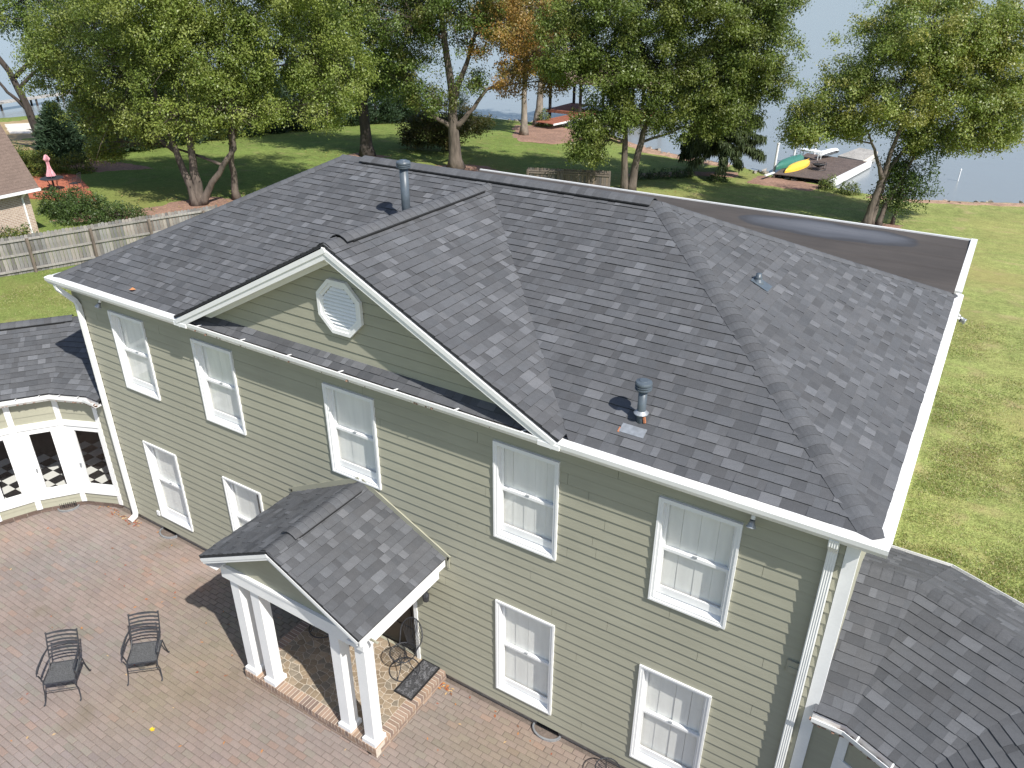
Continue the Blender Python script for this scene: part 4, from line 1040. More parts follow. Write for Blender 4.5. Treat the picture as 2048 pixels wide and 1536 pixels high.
# ------------------------------------------------------------------ furniture
def armchair(loc, rz, label):
    """wrought iron armchair; front is local -y"""
    e = empty('armchair', loc, rz); tag(e, label, 'chair', 'iron armchairs in the courtyard')
    w_, d0, d1, sh = .25, -.25, .22, .42; r = .011
    seat = quick('seat', 'seatmesh', e, lambda m: m.box(-w_+.01, w_-.01, d0+.01, d1-.01, sh-.006, sh))
    quick('seat_frame', 'iron', e, lambda m: m.tube([(-w_, d0+.04, sh), (-w_+.03, d0, sh-.01), (w_-.03, d0, sh-.01), (w_, d0+.04, sh), (w_, d1, sh), (-w_, d1, sh)], .014, 6, closed=True))
    for s in (-1, 1):
        x = s*w_
        quick('leg', 'iron', e, lambda m: m.tube([(x, d0+.03, sh), (x*1.0, d0-.015, sh-.09), (x*1.06, d0+.0, sh-.2), (x*1.12, d0-.05, .06), (x*1.14, d0-.09, .018), (x*1.14, d0-.115, .03), (x*1.14, d0-.10, .05)], r, 6))
        quick('leg', 'iron', e, lambda m: m.tube([(x, d1, sh), (x*1.03, d1+.03, sh-.2), (x*1.07, d1+.08, .04), (x*1.08, d1+.10, .014), (x*1.08, d1+.12, .02)], r, 6))
        quick('armrest', 'iron', e, lambda m: [m.tube([(x*.98, d1+.075, sh+.30), (x*1.12, d1-.1, sh+.285), (x*1.16, d0+.12, sh+.265), (x*1.15, d0+.02, sh+.235)], [.012, .019, .021, .018], 6),
               m.tube([(x*1.15, d0+.02, sh+.235), (x*1.15, d0-.005, sh+.2), (x*1.13, d0+.03, sh+.16), (x*1.1, d0+.05, sh+.08), (x*1.0, d0+.04, sh)], .012, 6)])
        quick('back_post', 'iron', e, lambda m: m.tube([(x*.9, d0+.30, sh+.01), (x*.96, d1-.02, sh+.12), (x, d1+.07, sh+.32), (x*1.0, d1+.16, sh+.54)], .011, 6))
        quick('finial', 'iron', e, lambda m: m.lathe([(.004, -.016), (.016, -.006), (.016, .008), (.004, .016)], 8, (x, d1+.16, sh+.55)))
    for k in range(6):
        t = .16+.072*k; y = d1-.01+.155*(t/.54)**1.1
        quick('back_slat', 'iron', e, lambda m: m.add([p for xx in np.linspace(-w_, w_, 7) for p in ((xx, y+.03*(1-(xx/w_)**2), sh+t+.012*(1-(xx/w_)**2)), (xx, y+.012+.03*(1-(xx/w_)**2), sh+t+.03+.012*(1-(xx/w_)**2)), (xx, y+.018+.03*(1-(xx/w_)**2), sh+t+.027+.012*(1-(xx/w_)**2)), (xx, y+.006+.03*(1-(xx/w_)**2), sh+t-.003+.012*(1-(xx/w_)**2)))],
              [(i*4+a, i*4+(a+1) % 4, i*4+4+(a+1) % 4, i*4+4+a) for i in range(6) for a in range(4)]))
    quick('top_rail', 'iron', e, lambda m: [m.tube([(-w_, d1+.16, sh+.54), (w_, d1+.16, sh+.54)], .009, 6), m.lathe([(.004, -.012), (.018, 0), (.004, .012)], 6, (0, d1+.16, sh+.54))])
    quick('stretcher', 'iron', e, lambda m: [m.tube([(-w_*1.05, d0-.005, sh-.17), (w_*1.05, d0-.005, sh-.17)], .008, 6), m.tube([(-.05, d0-.005, sh-.06), (-.03, d0-.005, sh-.04), (.03, d0-.005, sh-.04), (.05, d0-.005, sh-.06), (.03, d0-.005, sh-.08), (-.03, d0-.005, sh-.08)], .006, 5, closed=True)])
    return e
armchair((3.47, -3.68, .004), math.radians(43.5), 'black iron slat-back armchair farther from the portico, at the left')
armchair((4.29, -2.66, .004), math.radians(42.5), 'black iron slat-back armchair nearer to the portico columns')
def wirechair(loc, rz, label):
    e = empty('wire_chair', loc, rz); tag(e, label, 'chair', 'black wire chairs on the porch')
    quick('base_ring', 'iron', e, lambda m: m.tube([(.27*math.cos(a), .27*math.sin(a), .012) for a in np.linspace(0, 2*math.pi, 24, endpoint=False)], .010, 6, closed=True))
    for k in range(4):
        a = k*math.pi/2+.4
        quick('leg', 'iron', e, lambda m: m.tube([(.27*math.cos(a), .27*math.sin(a), .012), (.15*math.cos(a), .15*math.sin(a), .14), (.05*math.cos(a), .05*math.sin(a), .36)], .008, 6))
    pt = [(.24*math.cos(a)*(1 if math.sin(a) < 0 else .92), .23*math.sin(a), .43) for a in np.linspace(0, 2*math.pi, 22, endpoint=False)]
    quick('seat_rim', 'iron', e, lambda m: m.tube(pt, .010, 6, closed=True))
    def grid(m):
        for k in range(-5, 6):
            x = k*.04; y = .23*math.sqrt(max(0, 1-(x/.24)**2)); m.tube([(x, -y, .43), (x, 0, .415), (x, y, .43)], .0035, 4); 
        for k in range(-5, 6):
            y = k*.04; x = .23*math.sqrt(max(0, 1-(y/.23)**2)); m.tube([(-x, y, .43), (0, y, .413), (x, y, .43)], .0035, 4)
    quick('seat_grid', 'iron', e, grid)
    arc = []
    for a in np.linspace(-2.0, 2.0, 21):
        zz = .70+.27*math.cos(a); arc.append((.27*math.sin(a)*(1-.12*max(0, -math.cos(a))), .12+.28*(zz-.43)+.06*math.cos(a), zz))
    quick('back_rim', 'iron', e, lambda m: m.tube([(-.20, .08, .43)]+arc+[(.20, .08, .43)], .011, 6))
    quick('back_wires', 'iron', e, lambda m: [m.tube([(.16*math.sin(a*.6), .19, .44), (arc[i][0], arc[i][1], arc[i][2])], .0042, 4) for i, a in list(enumerate(np.linspace(-2.0, 2.0, 21)))[3:18]])
    return e
wirechair((8.33, -.38, .2), math.radians(-12), 'black wire chair with fan back beside the boot tray on the porch')
wirechair((6.40, -.40, .2), math.radians(40), 'black wire chair half hidden under the portico roof, left side')
ty = empty('boot_tray', (8.66, -.43, .203)); tag(ty, 'black patterned rectangular boot tray on the porch edge', 'tray')
ty.rotation_euler = (0, 0, math.radians(0))
quick('tray_base', mat('black_rubber_relief', (.045, .045, .048), .4, noise=[(55, .4, 2.2, 3)], bump=(50, 1., .02)), ty, lambda m: m.box(-.17, .17, -.40, .40, 0, .008))
quick('tray_rim', 'black', ty, lambda m: [m.box(-.19, -.17, -.42, .42, 0, .026), m.box(.17, .19, -.42, .42, 0, .026), m.box(-.17, .17, -.42, -.40, 0, .026), m.box(-.17, .17, .40, .42, 0, .026)])
def scrolls(m):
    for k in range(90):
        x, y = random.uniform(-.15, .15), random.uniform(-.38, .38); r = random.uniform(.012, .026); a0 = random.uniform(0, 6)
        m.tube([(x+r*math.cos(a0+a)*(1-a/9), y+r*math.sin(a0+a)*(1-a/9), .010) for a in np.linspace(0, 5, 7)], .004, 4)
tag(quick('tray_relief', mat('grey_rubber_relief', (.19, .19, .20), .35), ty, scrolls), kind='stuff')
# round iron stand at the wall (bottom of the picture)
st_ = empty('iron_stand', (12.25, -.30, .0)); tag(st_, 'round black iron stand on the paving under the rightmost ground-floor window', 'stand')
quick('ring', 'iron', st_, lambda m: [m.tube([(.19*math.cos(a), .19*math.sin(a), .30) for a in np.linspace(0, 2*math.pi, 22, endpoint=False)], .010, 6, closed=True), m.tube([(.15*math.cos(a), .15*math.sin(a), .05) for a in np.linspace(0, 2*math.pi, 22, endpoint=False)], .008, 6, closed=True)])
for k in range(3): quick('leg', 'iron', st_, lambda m: m.tube([(.19*math.cos(k*2.1), .19*math.sin(k*2.1), .30), (.15*math.cos(k*2.1), .15*math.sin(k*2.1), .05), (.2*math.cos(k*2.1), .2*math.sin(k*2.1), .0)], .008, 6))
quick('shelf', 'iron', st_, lambda m: [m.beam((-.15, k*.03, .30), (.15, k*.03, .30), .006, .006) for k in range(-4, 5)])

# ------------------------------------------------------------------ foliage
def leaf_mesh(C, col, size, asp=.55, up=.35, N=None):
    """numpy: one kite-shaped leaf per centre; N = preferred leaf normals; returns verts (4n,3), cols (4n,3)"""
    n = len(C); q = rng.normal(size=(n, 3))*(.62 if N is not None else 1.)
    if N is not None: q = q+N
    else: q[:, 2] += up*2
    q /= np.linalg.norm(q, axis=1)[:, None]+1e-9
    d = rng.normal(size=(n, 3)); d[:, 2] -= .9; d -= q*(d*q).sum(1)[:, None]; d /= np.linalg.norm(d, axis=1)[:, None]+1e-9
    s = np.cross(d, q)
    L = size*rng.uniform(.65, 1.3, (n, 1)); wv = L*asp
    P = np.stack([C-d*L*.5, C+s*wv*.5+d*L*.02, C+d*L*.5, C-s*wv*.5+d*L*.02], 1).reshape(-1, 3)
    return P, np.repeat(col, 4, 0)
def np_mesh(name, verts, cols, m, parent, k=4):
    n = len(verts)//k; me = bpy.data.meshes.new(name)
    me.vertices.add(len(verts)); me.vertices.foreach_set('co', verts.astype(np.float32).ravel())
    me.loops.add(n*k); me.loops.foreach_set('vertex_index', np.arange(n*k, dtype=np.int32))
    me.polygons.add(n); me.polygons.foreach_set('loop_start', np.arange(0, n*k, k, dtype=np.int32)); me.polygons.foreach_set('loop_total', np.full(n, k, dtype=np.int32))
    me.update(calc_edges=True); me.validate()
    a = me.color_attributes.new('Col', 'FLOAT_COLOR', 'POINT')
    a.data.foreach_set('color', np.concatenate([cols, np.ones((len(cols), 1))], 1).astype(np.float32).ravel())
    me.materials.append(M[m]); ob = bpy.data.objects.new(name, me); COL.objects.link(ob)
    if parent is not None: ob.parent = parent
    return ob
RV = np.array([.8505, .5260, 0]); FV = np.array([-.5260, .8505, 0]); UV = np.array([0, 0, 1.])
def wander(p, q, n, amp, r):
    p, q = np.array(p, float), np.array(q, float); out = []
    off = np.zeros(3)
    for i in range(n+1):
        t = i/n; off = off*.7+r.normal(size=3)*amp*.6
        out.append(p+(q-p)*t+off*math.sin(math.pi*t)+np.array([0, 0, .12*np.linalg.norm(q-p)*math.sin(math.pi*t)*.4]))
    return out
def tree(name, label, base, trunks, lobes, pal, dens=1., leaf=.13, bark='bark', asp=.5, cl=13, spread=.42, seed=0, cat='tree', gap=.2, group=None, twigs=5):
    """trunks: [(points [(r,f,z)...], r0, r1)]; lobes: [(r,f,z, rr, rf, rz[, palette])] in metres from the base"""
    global rng
    rng = np.random.default_rng(100+seed); r = rng
    bx, by = base; bz = gz(bx, by); B = np.array([bx, by, bz])
    e = empty(name, (bx, by, bz)); tag(e, label, cat, group)
    loc = lambda a: RV*a[0]+FV*a[1]+UV*a[2]
    ends = []
    for (pts, r0, r1) in trunks:
        P = [loc(p) for p in pts]; full = []
        for a, b_ in zip(P[:-1], P[1:]):
            for k in range(4): full.append(a+(b_-a)*k/4+r.normal(size=3)*.02*min(1, np.linalg.norm(b_-a)))
        full.append(P[-1]); m = len(full)
        rad = [r0*(1+.55*math.exp(-i*1.6))*(1-i/(m-1))+r1*i/(m-1) for i in range(m)]
        mb = MB(); mb.tube(full, rad, 9); mb.build('trunk', bark, e, True); ends += [(q, rad[i]) for i, q in enumerate(full) if i > m*.35]
    mb = MB(); allC = []; allK = []; allN = []
    for L in lobes:
        c = loc(L[:3]); rad = np.array(L[3:6]); p = L[6] if len(L) > 6 else pal
        # limb to the lobe
        lows = [q for q in ends if q[0][2] < c[2]-.1] or ends
        st, sr = min(lows, key=lambda q: np.linalg.norm(q[0]-c)+.5*abs(q[0][2]-(c[2]-.6*np.linalg.norm((q[0]-c)[:2]))))
        wlk = wander(st, c, 6, .16, r); r0 = min(sr*.75, .035+.028*np.linalg.norm(rad)); mb.tube(wlk, [r0*(1-.75*i/6) for i in range(7)], 6)
        for k in range(twigs):
            d = r.normal(size=3); d /= np.linalg.norm(d); t = r.integers(2, 7); q = c+(RV*d[0]*rad[0]+FV*d[1]*rad[1]+UV*d[2]*rad[2])*.8
            wl = wander(wlk[t], q, 4, .1, r); mb.tube(wl, [r0*.35*(1-.8*i/4) for i in range(5)], 4)
            for j in range(2):
                q2 = wl[2]+r.normal(size=3)*rad*.35; mb.tube(wander(wl[2], q2, 3, .06, r), [r0*.16, r0*.12, r0*.08, r0*.04], 3)
        # clumps: flattened sprays of leaves spread through the outer part of the lobe
        nc = int(8+13*(rad[0]*rad[1]*rad[2])**.55); d = r.normal(size=(nc, 3)); d /= np.linalg.norm(d, axis=1)[:, None]
        u = r.uniform(.25, 1, (nc, 1))**.55; Q = d*u*.92
        cen = c+Q[:, :1]*rad[0]*RV+Q[:, 1:2]*rad[1]*FV+Q[:, 2:]*rad[2]*UV
        csz = r.uniform(.5, 1.2, nc)*(.30+.125*rad.mean())
        nf = int(10+9*rad.mean()); d = r.normal(size=(nf, 3)); d /= np.linalg.norm(d, axis=1)[:, None]; Q = d*r.uniform(.95, 1.2, (nf, 1))      # loose outer sprays
        cen = np.concatenate([cen, c+Q[:, :1]*rad[0]*RV+Q[:, 1:2]*rad[1]*FV+Q[:, 2:]*rad[2]*UV]); csz = np.concatenate([csz, r.uniform(.18, .40, nf)])
        pk = np.array(p)
        for cc_, sz in zip(cen, csz):
            n = max(7, int(dens*122*sz**1.9)); q3 = r.normal(size=(n, 3)); q3 /= np.linalg.norm(q3, axis=1)[:, None]; q3 *= r.uniform(0, 1, (n, 1))**.45
            P = cc_+q3*np.array([sz, sz, sz*.52]); P[:, 2] -= .16*(q3[:, 0]**2+q3[:, 1]**2)*sz
            keep = smooth_noise(P+B, 2.1, seed+5) > -1.7+gap*3; P = P[keep]; q3 = q3[keep]; n = len(P)
            if n == 0: continue
            base = pk[r.integers(0, len(pk))]*.6+pk[r.integers(0, len(pk), n)]*.4
            CC = np.repeat(P, 4, 0)+r.normal(size=(n*4, 3))*.17
            out = q3*.9+((P-c)/np.linalg.norm(rad))*.5; out[:, 2] += .55
            allC.append(CC); allK.append(np.repeat(base*r.uniform(.88, 1.12), 4, 0)*r.uniform(.75, 1.25, (n*4, 1))); allN.append(np.repeat(out, 4, 0))
            if r.random() < .5:
                st2 = wlk[int(r.integers(3, 7))]; mb.tube(wander(st2, cc_, 3, .08, r), [r0*.3, r0*.22, r0*.14, r0*.06], 4)
    mb.build('branches', bark, e, True)
    CC = np.concatenate(allC); kk = np.clip(np.concatenate(allK), .005, .8)
    v, c4 = leaf_mesh(CC, kk, leaf, asp, N=np.concatenate(allN)); np_mesh('crown', v, c4, 'leaf', e)
    return e
def px2(px_off, pxm): return px_off/pxm
G1 = [(00.222, 00.272, 00.057), (00.182, 00.231, 00.050), (00.272, 00.305, 00.083), (00.148, 00.206, 00.041)]            # birch olive
G2 = [(00.118, 00.180, 00.035), (00.094, 00.149, 00.028), (00.149, 00.203, 00.047)]                             # darker oak
G3 = [(.140, .190, .040), (.110, .155, .032), (.175, .220, .050), (.165, .185, .045)]           # fresh green
G4 = [(00.203, 00.261, 00.059), (00.160, 00.220, 00.048), (00.245, 00.288, 00.076), (00.270, 00.254, 00.068)]             # right tree
OR = [(00.386, 00.194, 00.043), (00.300, 00.172, 00.043), (00.229, 00.200, 00.051), (00.343, 00.229, 00.072)]                 # turning orange
tree('birch_tree', 'multi-trunked birch with hanging olive foliage behind the grey fence', (-21.5, 18.8),
     [([(0, 0, 0), (-.45, .1, 2), (-1.0, 0, 5), (-1.6, 0, 9.5)], .24, .05), ([(.15, .1, 0), (.1, .2, 2.4), (.1, .3, 6), (-.4, 0, 10.5)], .27, .05), ([(.3, 0, .1), (1.1, -.1, 1.3), (2.55, -.1, 3.0), (2.7, 0, 6), (3.0, 0, 9)], .20, .05)],
     [(-2.7, 1.5, 6.6, 3.0, 2.8, 2.8), (1, 0, 7.6, 3.2, 3, 3), (-5.0, 3.2, 4.7, 2.3, 2, 1.8), (-1, 0, 10.8, 4, 3.5, 3.4), (-5.6, 3.0, 8.2, 3, 3, 3), (2.6, -.5, 5.2, 1.9, 1.8, 1.4), (.4, -1, 4.9, 1.9, 1.7, 1.2), (-5.9, 3.4, 2.7, 1.0, 1, 1.0), (-2.8, 1.5, 4.0, 1.6, 1.4, 1.0), (-7.9, 4.0, 6.2, 1.9, 1.8, 1.6)], G1, dens=1.6, leaf=.13, seed=1, gap=.16)
tree('birch_tree', 'slim birch leaning behind the fence beside the multi-trunked one', (-20.6, 20.7),
     [([(0, 0, 0), (.05, 0, 2), (.35, 0, 4), (.2, 0, 7), (1.2, 0, 11)], .19, .05), ([(.2, 0, 3), (1.6, 0, 5.5), (3.8, 0, 8.5)], .11, .04)],
     [(1, 0, 7.2, 2.9, 2.8, 2.7), (4, 0, 8, 3.2, 3, 2.9), (6.2, 0, 7.3, 2.2, 2.4, 2.2), (0, 0, 11, 4, 4, 3.2), (4.5, 0, 11.2, 4, 4, 3), (5.6, -.5, 5.2, 1.6, 1.6, 1.2), (2.5, -.5, 4.9, 1.4, 1.3, .9)], G1, dens=1.6, leaf=.13, seed=2, gap=.18)
tree('leaning_tree', 'dark-trunked tree leaning over the water at the far left', (-42.6, 22.6),
     [([(0, 0, 0), (-.4, 0, 3), (-1.0, 0, 5.4), (-2.6, 0, 8), (-4.2, 0, 10.5)], .30, .08), ([(-.5, 0, 3), (-1.5, 0, 4.0), (-2.2, 0, 5.2), (-2.6, 0, 6.2)], .13, .04), ([(-1.6, 0, 6.2), (-1.9, 0, 8.2), (-1.8, 0, 10.5)], .14, .05)],
     [(-1, 0, 11.8, 3.4, 3, 2.0), (2.5, 0, 10, 3.4, 3, 3), (-2.6, 0, 6.4, .7, .7, .6), (-2.9, 0, 9.2, 1.0, 1.0, .7), (-3.6, 0, 10.6, 2.2, 1.6, .9), (-.5, 1, 8.6, 1.8, 1.6, 1.2), (6, 0, 9, 3.5, 3, 3), (3, 0, 6.4, 2.4, 2.2, 2)], G2, dens=.9, leaf=.15, bark='barkdark', seed=3)
tree('oak_tree', 'dark-leaved oak with a tall bare brown trunk behind the ridge', (-23.0, 34.3),
     [([(0, 0, 0), (.0, 0, 3), (-.1, 0, 6), (.1, 0, 10), (0, 0, 13)], .42, .10), ([(.05, 0, 3.6), (.9, 0, 5.2), (1.8, 0, 7.5)], .16, .05)],
     [(0, 0, 8, 3.0, 3, 3.0), (-2.6, 0, 6.2, 1.9, 2, 1.7), (2.3, 0, 6.4, 1.8, 2, 1.6), (0, 0, 12, 4, 4, 3.4), (1.7, -1, 4.7, 1.2, 1.2, .8), (-3.4, 0, 9, 2.4, 2.4, 2.2), (3.6, 0, 9.4, 2.2, 2.2, 2)], G2, dens=1.25, leaf=.15, bark='barkdark', seed=4)
tree('oak_tree', 'large oak with forked pale limbs and partly orange leaves', (-15.9, 35.1),
     [([(0, 0, 0), (-.1, 0, 2.4), (-.05, 0, 4.6), (-.5, 0, 8), (-1.0, 0, 13)], .44, .10), ([(0, 0, 2.6), (-1.3, -.2, 3.4), (-2.9, -.3, 4.6)], .17, .05), ([(.1, 0, 2.7), (1.0, -.2, 3.6), (2.1, -.2, 5.0), (3.8, 0, 5.9)], .19, .05), ([(0, 0, 4.6), (.9, 0, 6.6), (1.8, 0, 9.5)], .22, .06)],
     [(0, 0, 9.6, 3.6, 3.4, 2.6), (-2.7, 0, 6.4, 1.8, 2, 1.7), (3, 0, 8.7, 2.6, 2.5, 1.9, OR), (5.5, 0, 7.4, 2.2, 2, 1.5, OR), (-3, 0, 9, 2.5, 2.5, 2.1), (1.3, 0, 5.6, 1.1, 1.2, .8), (-1.1, -.5, 4.4, 1.1, 1.1, .8), (6.4, 0, 5.3, 1.2, 1.2, .9, OR), (3.6, 0, 5.4, 1.1, 1.1, .6, OR), (1, 0, 13, 4.5, 4.5, 2.6), (-2.4, -.3, 4.6, .9, .9, .6)], G2+[(.13, .12, .03)], dens=1.05, leaf=.15, bark='bark', seed=5, gap=.22)
tree('maple_tree', 'low wide dark-green and bronze tree on the lawn behind the oak', (-20.4, 40.2),
     [([(0, 0, 0), (.3, 0, 1), (.5, 0, 2.2)], .12, .05), ([(.1, 0, .3), (-1, 0, 1.4), (-1.8, 0, 2)], .09, .04)],
     [(0, 0, 2.3, 2.2, 2, 1.0), (-1.8, 0, 1.7, 1.5, 1.5, .9), (1.9, 0, 1.8, 1.6, 1.5, .8), (-.2, -.6, 1.2, 1.8, 1.3, .7), (-2.4, -.3, 1.0, .9, .9, .6)], [(.075, .085, .02), (.09, .075, .022), (.06, .08, .018), (.12, .09, .03)], dens=1.5, leaf=.16, bark='barkdark', seed=6, twigs=4)
tree('orange_tree', 'tree with turning orange foliage and a plain brown trunk by the shore', (-20.5, 51.6),
     [([(0, 0, 0), (0, 0, 3), (.05, 0, 6), (.1, 0, 10)], .30, .08)],
     [(0, 0, 7.4, 2.4, 2.2, 2.0), (1.6, 0, 10, 3.2, 3, 2.5), (-1, 0, 5.3, 1.1, 1.1, .8), (-2.1, 0, 9.4, 2.3, 2.3, 1.9), (1.2, -.2, 5.8, 1.2, 1.2, .8)], OR+[(.11, .13, .03)], dens=1.0, leaf=.22, bark='barkpale', seed=7, gap=.25)
tree('sycamore_tree', 'tree with a pale mottled trunk at the water edge left of the boathouse', (-22.5, 57.4),
     [([(0, 0, 0), (.15, 0, 2), (.3, 0, 5), (.6, 0, 10)], .42, .10), ([(.25, 0, 4), (1.2, 0, 7), (2.2, 0, 9)], .14, .05)],
     [(.6, 0, 10, 2.8, 2.8, 2.2), (2.3, 0, 8, 1.6, 1.6, 1.2, OR), (-1.0, 0, 8.2, 1.4, 1.4, 1.0), (3.2, 0, 6.0, 1.4, 1.3, .9, OR), (1.2, 0, 4.4, .8, .8, .5)], G1, dens=.7, leaf=.24, bark='barkpale', seed=8, gap=.3)
tree('green_tree', 'dense bright green twin-trunked tree in front of the boathouse', (-4.2, 36.95),
     [([(-.15, 0, 0), (-.3, 0, 2), (-.4, 0, 4), (-.7, 0, 8), (-.5, 0, 12)], .24, .06), ([(.2, 0, 0), (.45, 0, 2), (.8, 0, 4), (1.6, 0, 8), (2.5, 0, 11)], .26, .06)],
     [(-1.3, 0, 7.2, 2.7, 2.6, 2.3), (1.4, 0, 7.5, 3.0, 3, 2.8), (-3.9, 0, 8.6, 2.1, 2.4, 2.3), (4.4, 0, 6.6, 2.4, 2.4, 2.4), (6.7, 0, 8.3, 2.3, 2.3, 2.0), (0, 0, 11, 4.5, 4, 3), (5, 0, 11, 4, 4, 2.6), (-2.3, -.5, 4.0, 1.4, 1.4, 1.1), (-2.7, -.5, 2.9, 1.1, 1, .9), (2.4, -.3, 4.6, 1.7, 1.5, 1.2), (5.6, .2, 5.0, 1.9, 1.8, 1.5), (7.4, 0, 6.6, 1.6, 1.6, 1.3), (-1.0, -.6, 4.6, 1.8, 1.4, 1.2), (4.6, -.2, 4.4, 1.3, 1.2, 1.0)], G3, dens=2.0, leaf=.145, seed=9, gap=.08)
tree('shade_tree', 'three-stemmed spreading tree at the lake edge right of the dock', (9.83, 38.0),
     [([(-.25, 0, 0), (-.1, 0, 1.4), (.1, 0, 2.6), (.3, 0, 4.5), (.9, 0, 8)], .22, .06), ([(.1, .2, 0), (.25, .3, 1.5), (.5, .3, 3), (1.6, .3, 5), (3, 0, 8)], .16, .05), ([(.5, .2, 0), (.75, .3, 1.2), (1.3, .3, 2.6), (1.9, .3, 4.5)], .15, .05), ([(.1, 0, 2.6), (-.5, 0, 3.8), (-1.2, 0, 5)], .12, .04)],
     [(0, 0, 7.5, 3.2, 3, 2.6), (3.6, 0, 7.1, 2.7, 2.8, 2.5), (-2.7, 0, 6.6, 2.2, 2.4, 1.9), (-4.2, 0, 5.5, 1.3, 1.4, .9), (5.2, 0, 6.4, 1.7, 1.8, 1.9), (1, 0, 9.9, 3.9, 3.6, 2.2), (4.4, 0, 9.5, 2.3, 2.4, 2.0), (4.2, 0, 4.7, 1.2, 1.3, .8), (-2.3, 0, 5.2, 1.2, 1.2, .6), (-4.7, 0, 4.7, .7, .7, .4), (2.0, .3, 5.0, 1.5, 1.4, 1.0), (5.9, 0, 5.0, .7, .7, .6)], G4, dens=2.3, leaf=.13, bark='bark', seed=10, gap=.12)
tree('understory_tree', 'small dark green tree growing against the three-stemmed tree', (10.8, 39.2),
     [([(0, 0, 0), (.1, 0, 1.5), (.0, 0, 3.4)], .09, .04)],
     [(.1, 0, 3.3, 1.2, 1.1, 1.4), (.5, 0, 2.0, 1.2, 1.1, .8), (-.3, 0, 1.5, .9, .9, .6), (.6, 0, 4.6, 1.0, 1, .9)], [(.05, .085, .018), (.065, .105, .02), (.08, .12, .025)], dens=1.6, leaf=.13, seed=11, twigs=4)
# spruce with drooping sprays
def spruce(base, h, rb, label, seed, name='spruce_tree', pal=((.055, .080, .028), (.075, .100, .034), (.045, .066, .024)), nlev=34, droop=.75):
    r = np.random.default_rng(seed); bx, by = base; bz = gz(bx, by); e = empty(name, (bx, by, bz)); tag(e, label, 'tree')
    mb = MB(); mb.tube([(0, 0, -.1), (.03, 0, h*.5), (0, 0, h)], [.17, .10, .02], 8); mb.build('trunk', 'barkdark', e, True)
    Vv = []; Cc = []; br = MB()
    for i in range(nlev):
        t = i/(nlev-1); z = 2.3+t*(h-2.4); R = rb*(1-t)**.85+.12
        for k in range(7):
            a = r.uniform(0, 6.28); L = R*r.uniform(.7, 1.12); n = int(10+L*26)
            s = r.uniform(.05, 1, n)**.8; dz = -droop*L*(s**1.2)*.55+.25*L*np.maximum(0, s-.75)
            P = np.stack([np.cos(a)*L*s, np.sin(a)*L*s, z+dz], 1)
            if k < 4: br.tube([(0, 0, z), (np.cos(a)*L*.5, np.sin(a)*L*.5, z-droop*L*.2), (np.cos(a)*L*.95, np.sin(a)*L*.95, z-droop*L*.5)], [.025, .015, .006], 4)
            m = 7; C0 = np.repeat(P, m, 0)+r.normal(size=(n*m, 3))*np.array([.11, .11, .05]); hang = r.uniform(.15, .62, (n*m, 1))*np.minimum(1, np.repeat(s, m)[:, None]*1.4+.2)
            tip = C0+np.concatenate([r.normal(size=(n*m, 2))*.09, -hang], 1); sd_ = r.normal(size=(n*m, 3)); sd_[:, 2] *= .2; sd_ /= np.linalg.norm(sd_, axis=1)[:, None]; wv = .035
            Vv.append(np.stack([C0-sd_*wv, C0+sd_*wv, tip+sd_*wv*.4, tip-sd_*wv*.4], 1).reshape(-1, 3))
            cc = np.array(pal)[r.integers(0, len(pal), n*m)]*r.uniform(.75, 1.3, (n*m, 1)); Cc.append(np.repeat(cc, 4, 0))
    br.build('branches', 'barkdark', e, True); np_mesh('crown', np.concatenate(Vv), np.concatenate(Cc), 'needle', e); return e
spruce((-1.4, 46.3), 10.8, 2.9, 'drooping dark spruce at the shore left of the dock', 5)
# hedge of tall cypresses
def cypress(base, h, rb, label, seed, pal=((.040, .075, .038), (.055, .092, .046), (.032, .060, .032))):
    r = np.random.default_rng(seed); bx, by = base; bz = gz(bx, by); e = empty('cypress_tree', (bx, by, bz)); tag(e, label, 'tree', 'row of dark cypresses along the far lawn edge')
    mb = MB(); mb.tube([(0, 0, -.1), (0, 0, h*.85)], [.12, .03], 6); mb.build('trunk', 'barkdark', e)
    n = 4200; t = r.uniform(0, 1, n)**1.25; a = r.uniform(0, 6.28, n); u = r.uniform(.55, 1, n)
    prof = np.where(t < .12, .75+2*t, 1-((t-.12)/.88)**1.5)
    R = rb*prof*(1+.22*np.sin(a*3+t*9+seed)+.12*np.sin(a*7-t*17))*u+.05
    P = np.stack([np.cos(a)*R, np.sin(a)*R, t*h+.05], 1)
    m = 3; C0 = np.repeat(P, m, 0)+r.normal(size=(n*m, 3))*.10; out = np.repeat(np.stack([np.cos(a), np.sin(a), .75+0*a], 1), m, 0)+r.normal(size=(n*m, 3))*.45
    out /= np.linalg.norm(out, axis=1)[:, None]; L = r.uniform(.16, .36, (n*m, 1)); tip = C0+out*L; sd_ = np.cross(out, r.normal(size=(n*m, 3))); sd_ /= np.linalg.norm(sd_, axis=1)[:, None]
    Vv = np.stack([C0-sd_*.045, C0+sd_*.045, tip+sd_*.012, tip-sd_*.012], 1).reshape(-1, 3)
    cc = np.array(pal)[r.integers(0, len(pal), n*m)]*r.uniform(.7, 1.35, (n*m, 1)); np_mesh('crown', Vv, np.repeat(cc, 4, 0), 'needle', e); return e
hp = [(-38.2, 21.4), (-38.4, 24.2), (-37.9, 27.0), (-37.6, 29.8), (-37.3, 32.6), (-37.0, 35.4), (-36.8, 38.2), (-36.5, 41.0), (-36.2, 43.8), (-35.8, 46.6), (-35.2, 49.4), (-34.2, 52.2)]
words = ['first', 'second', 'third', 'fourth', 'fifth', 'sixth', 'seventh', 'eighth', 'ninth', 'tenth', 'eleventh', 'last']
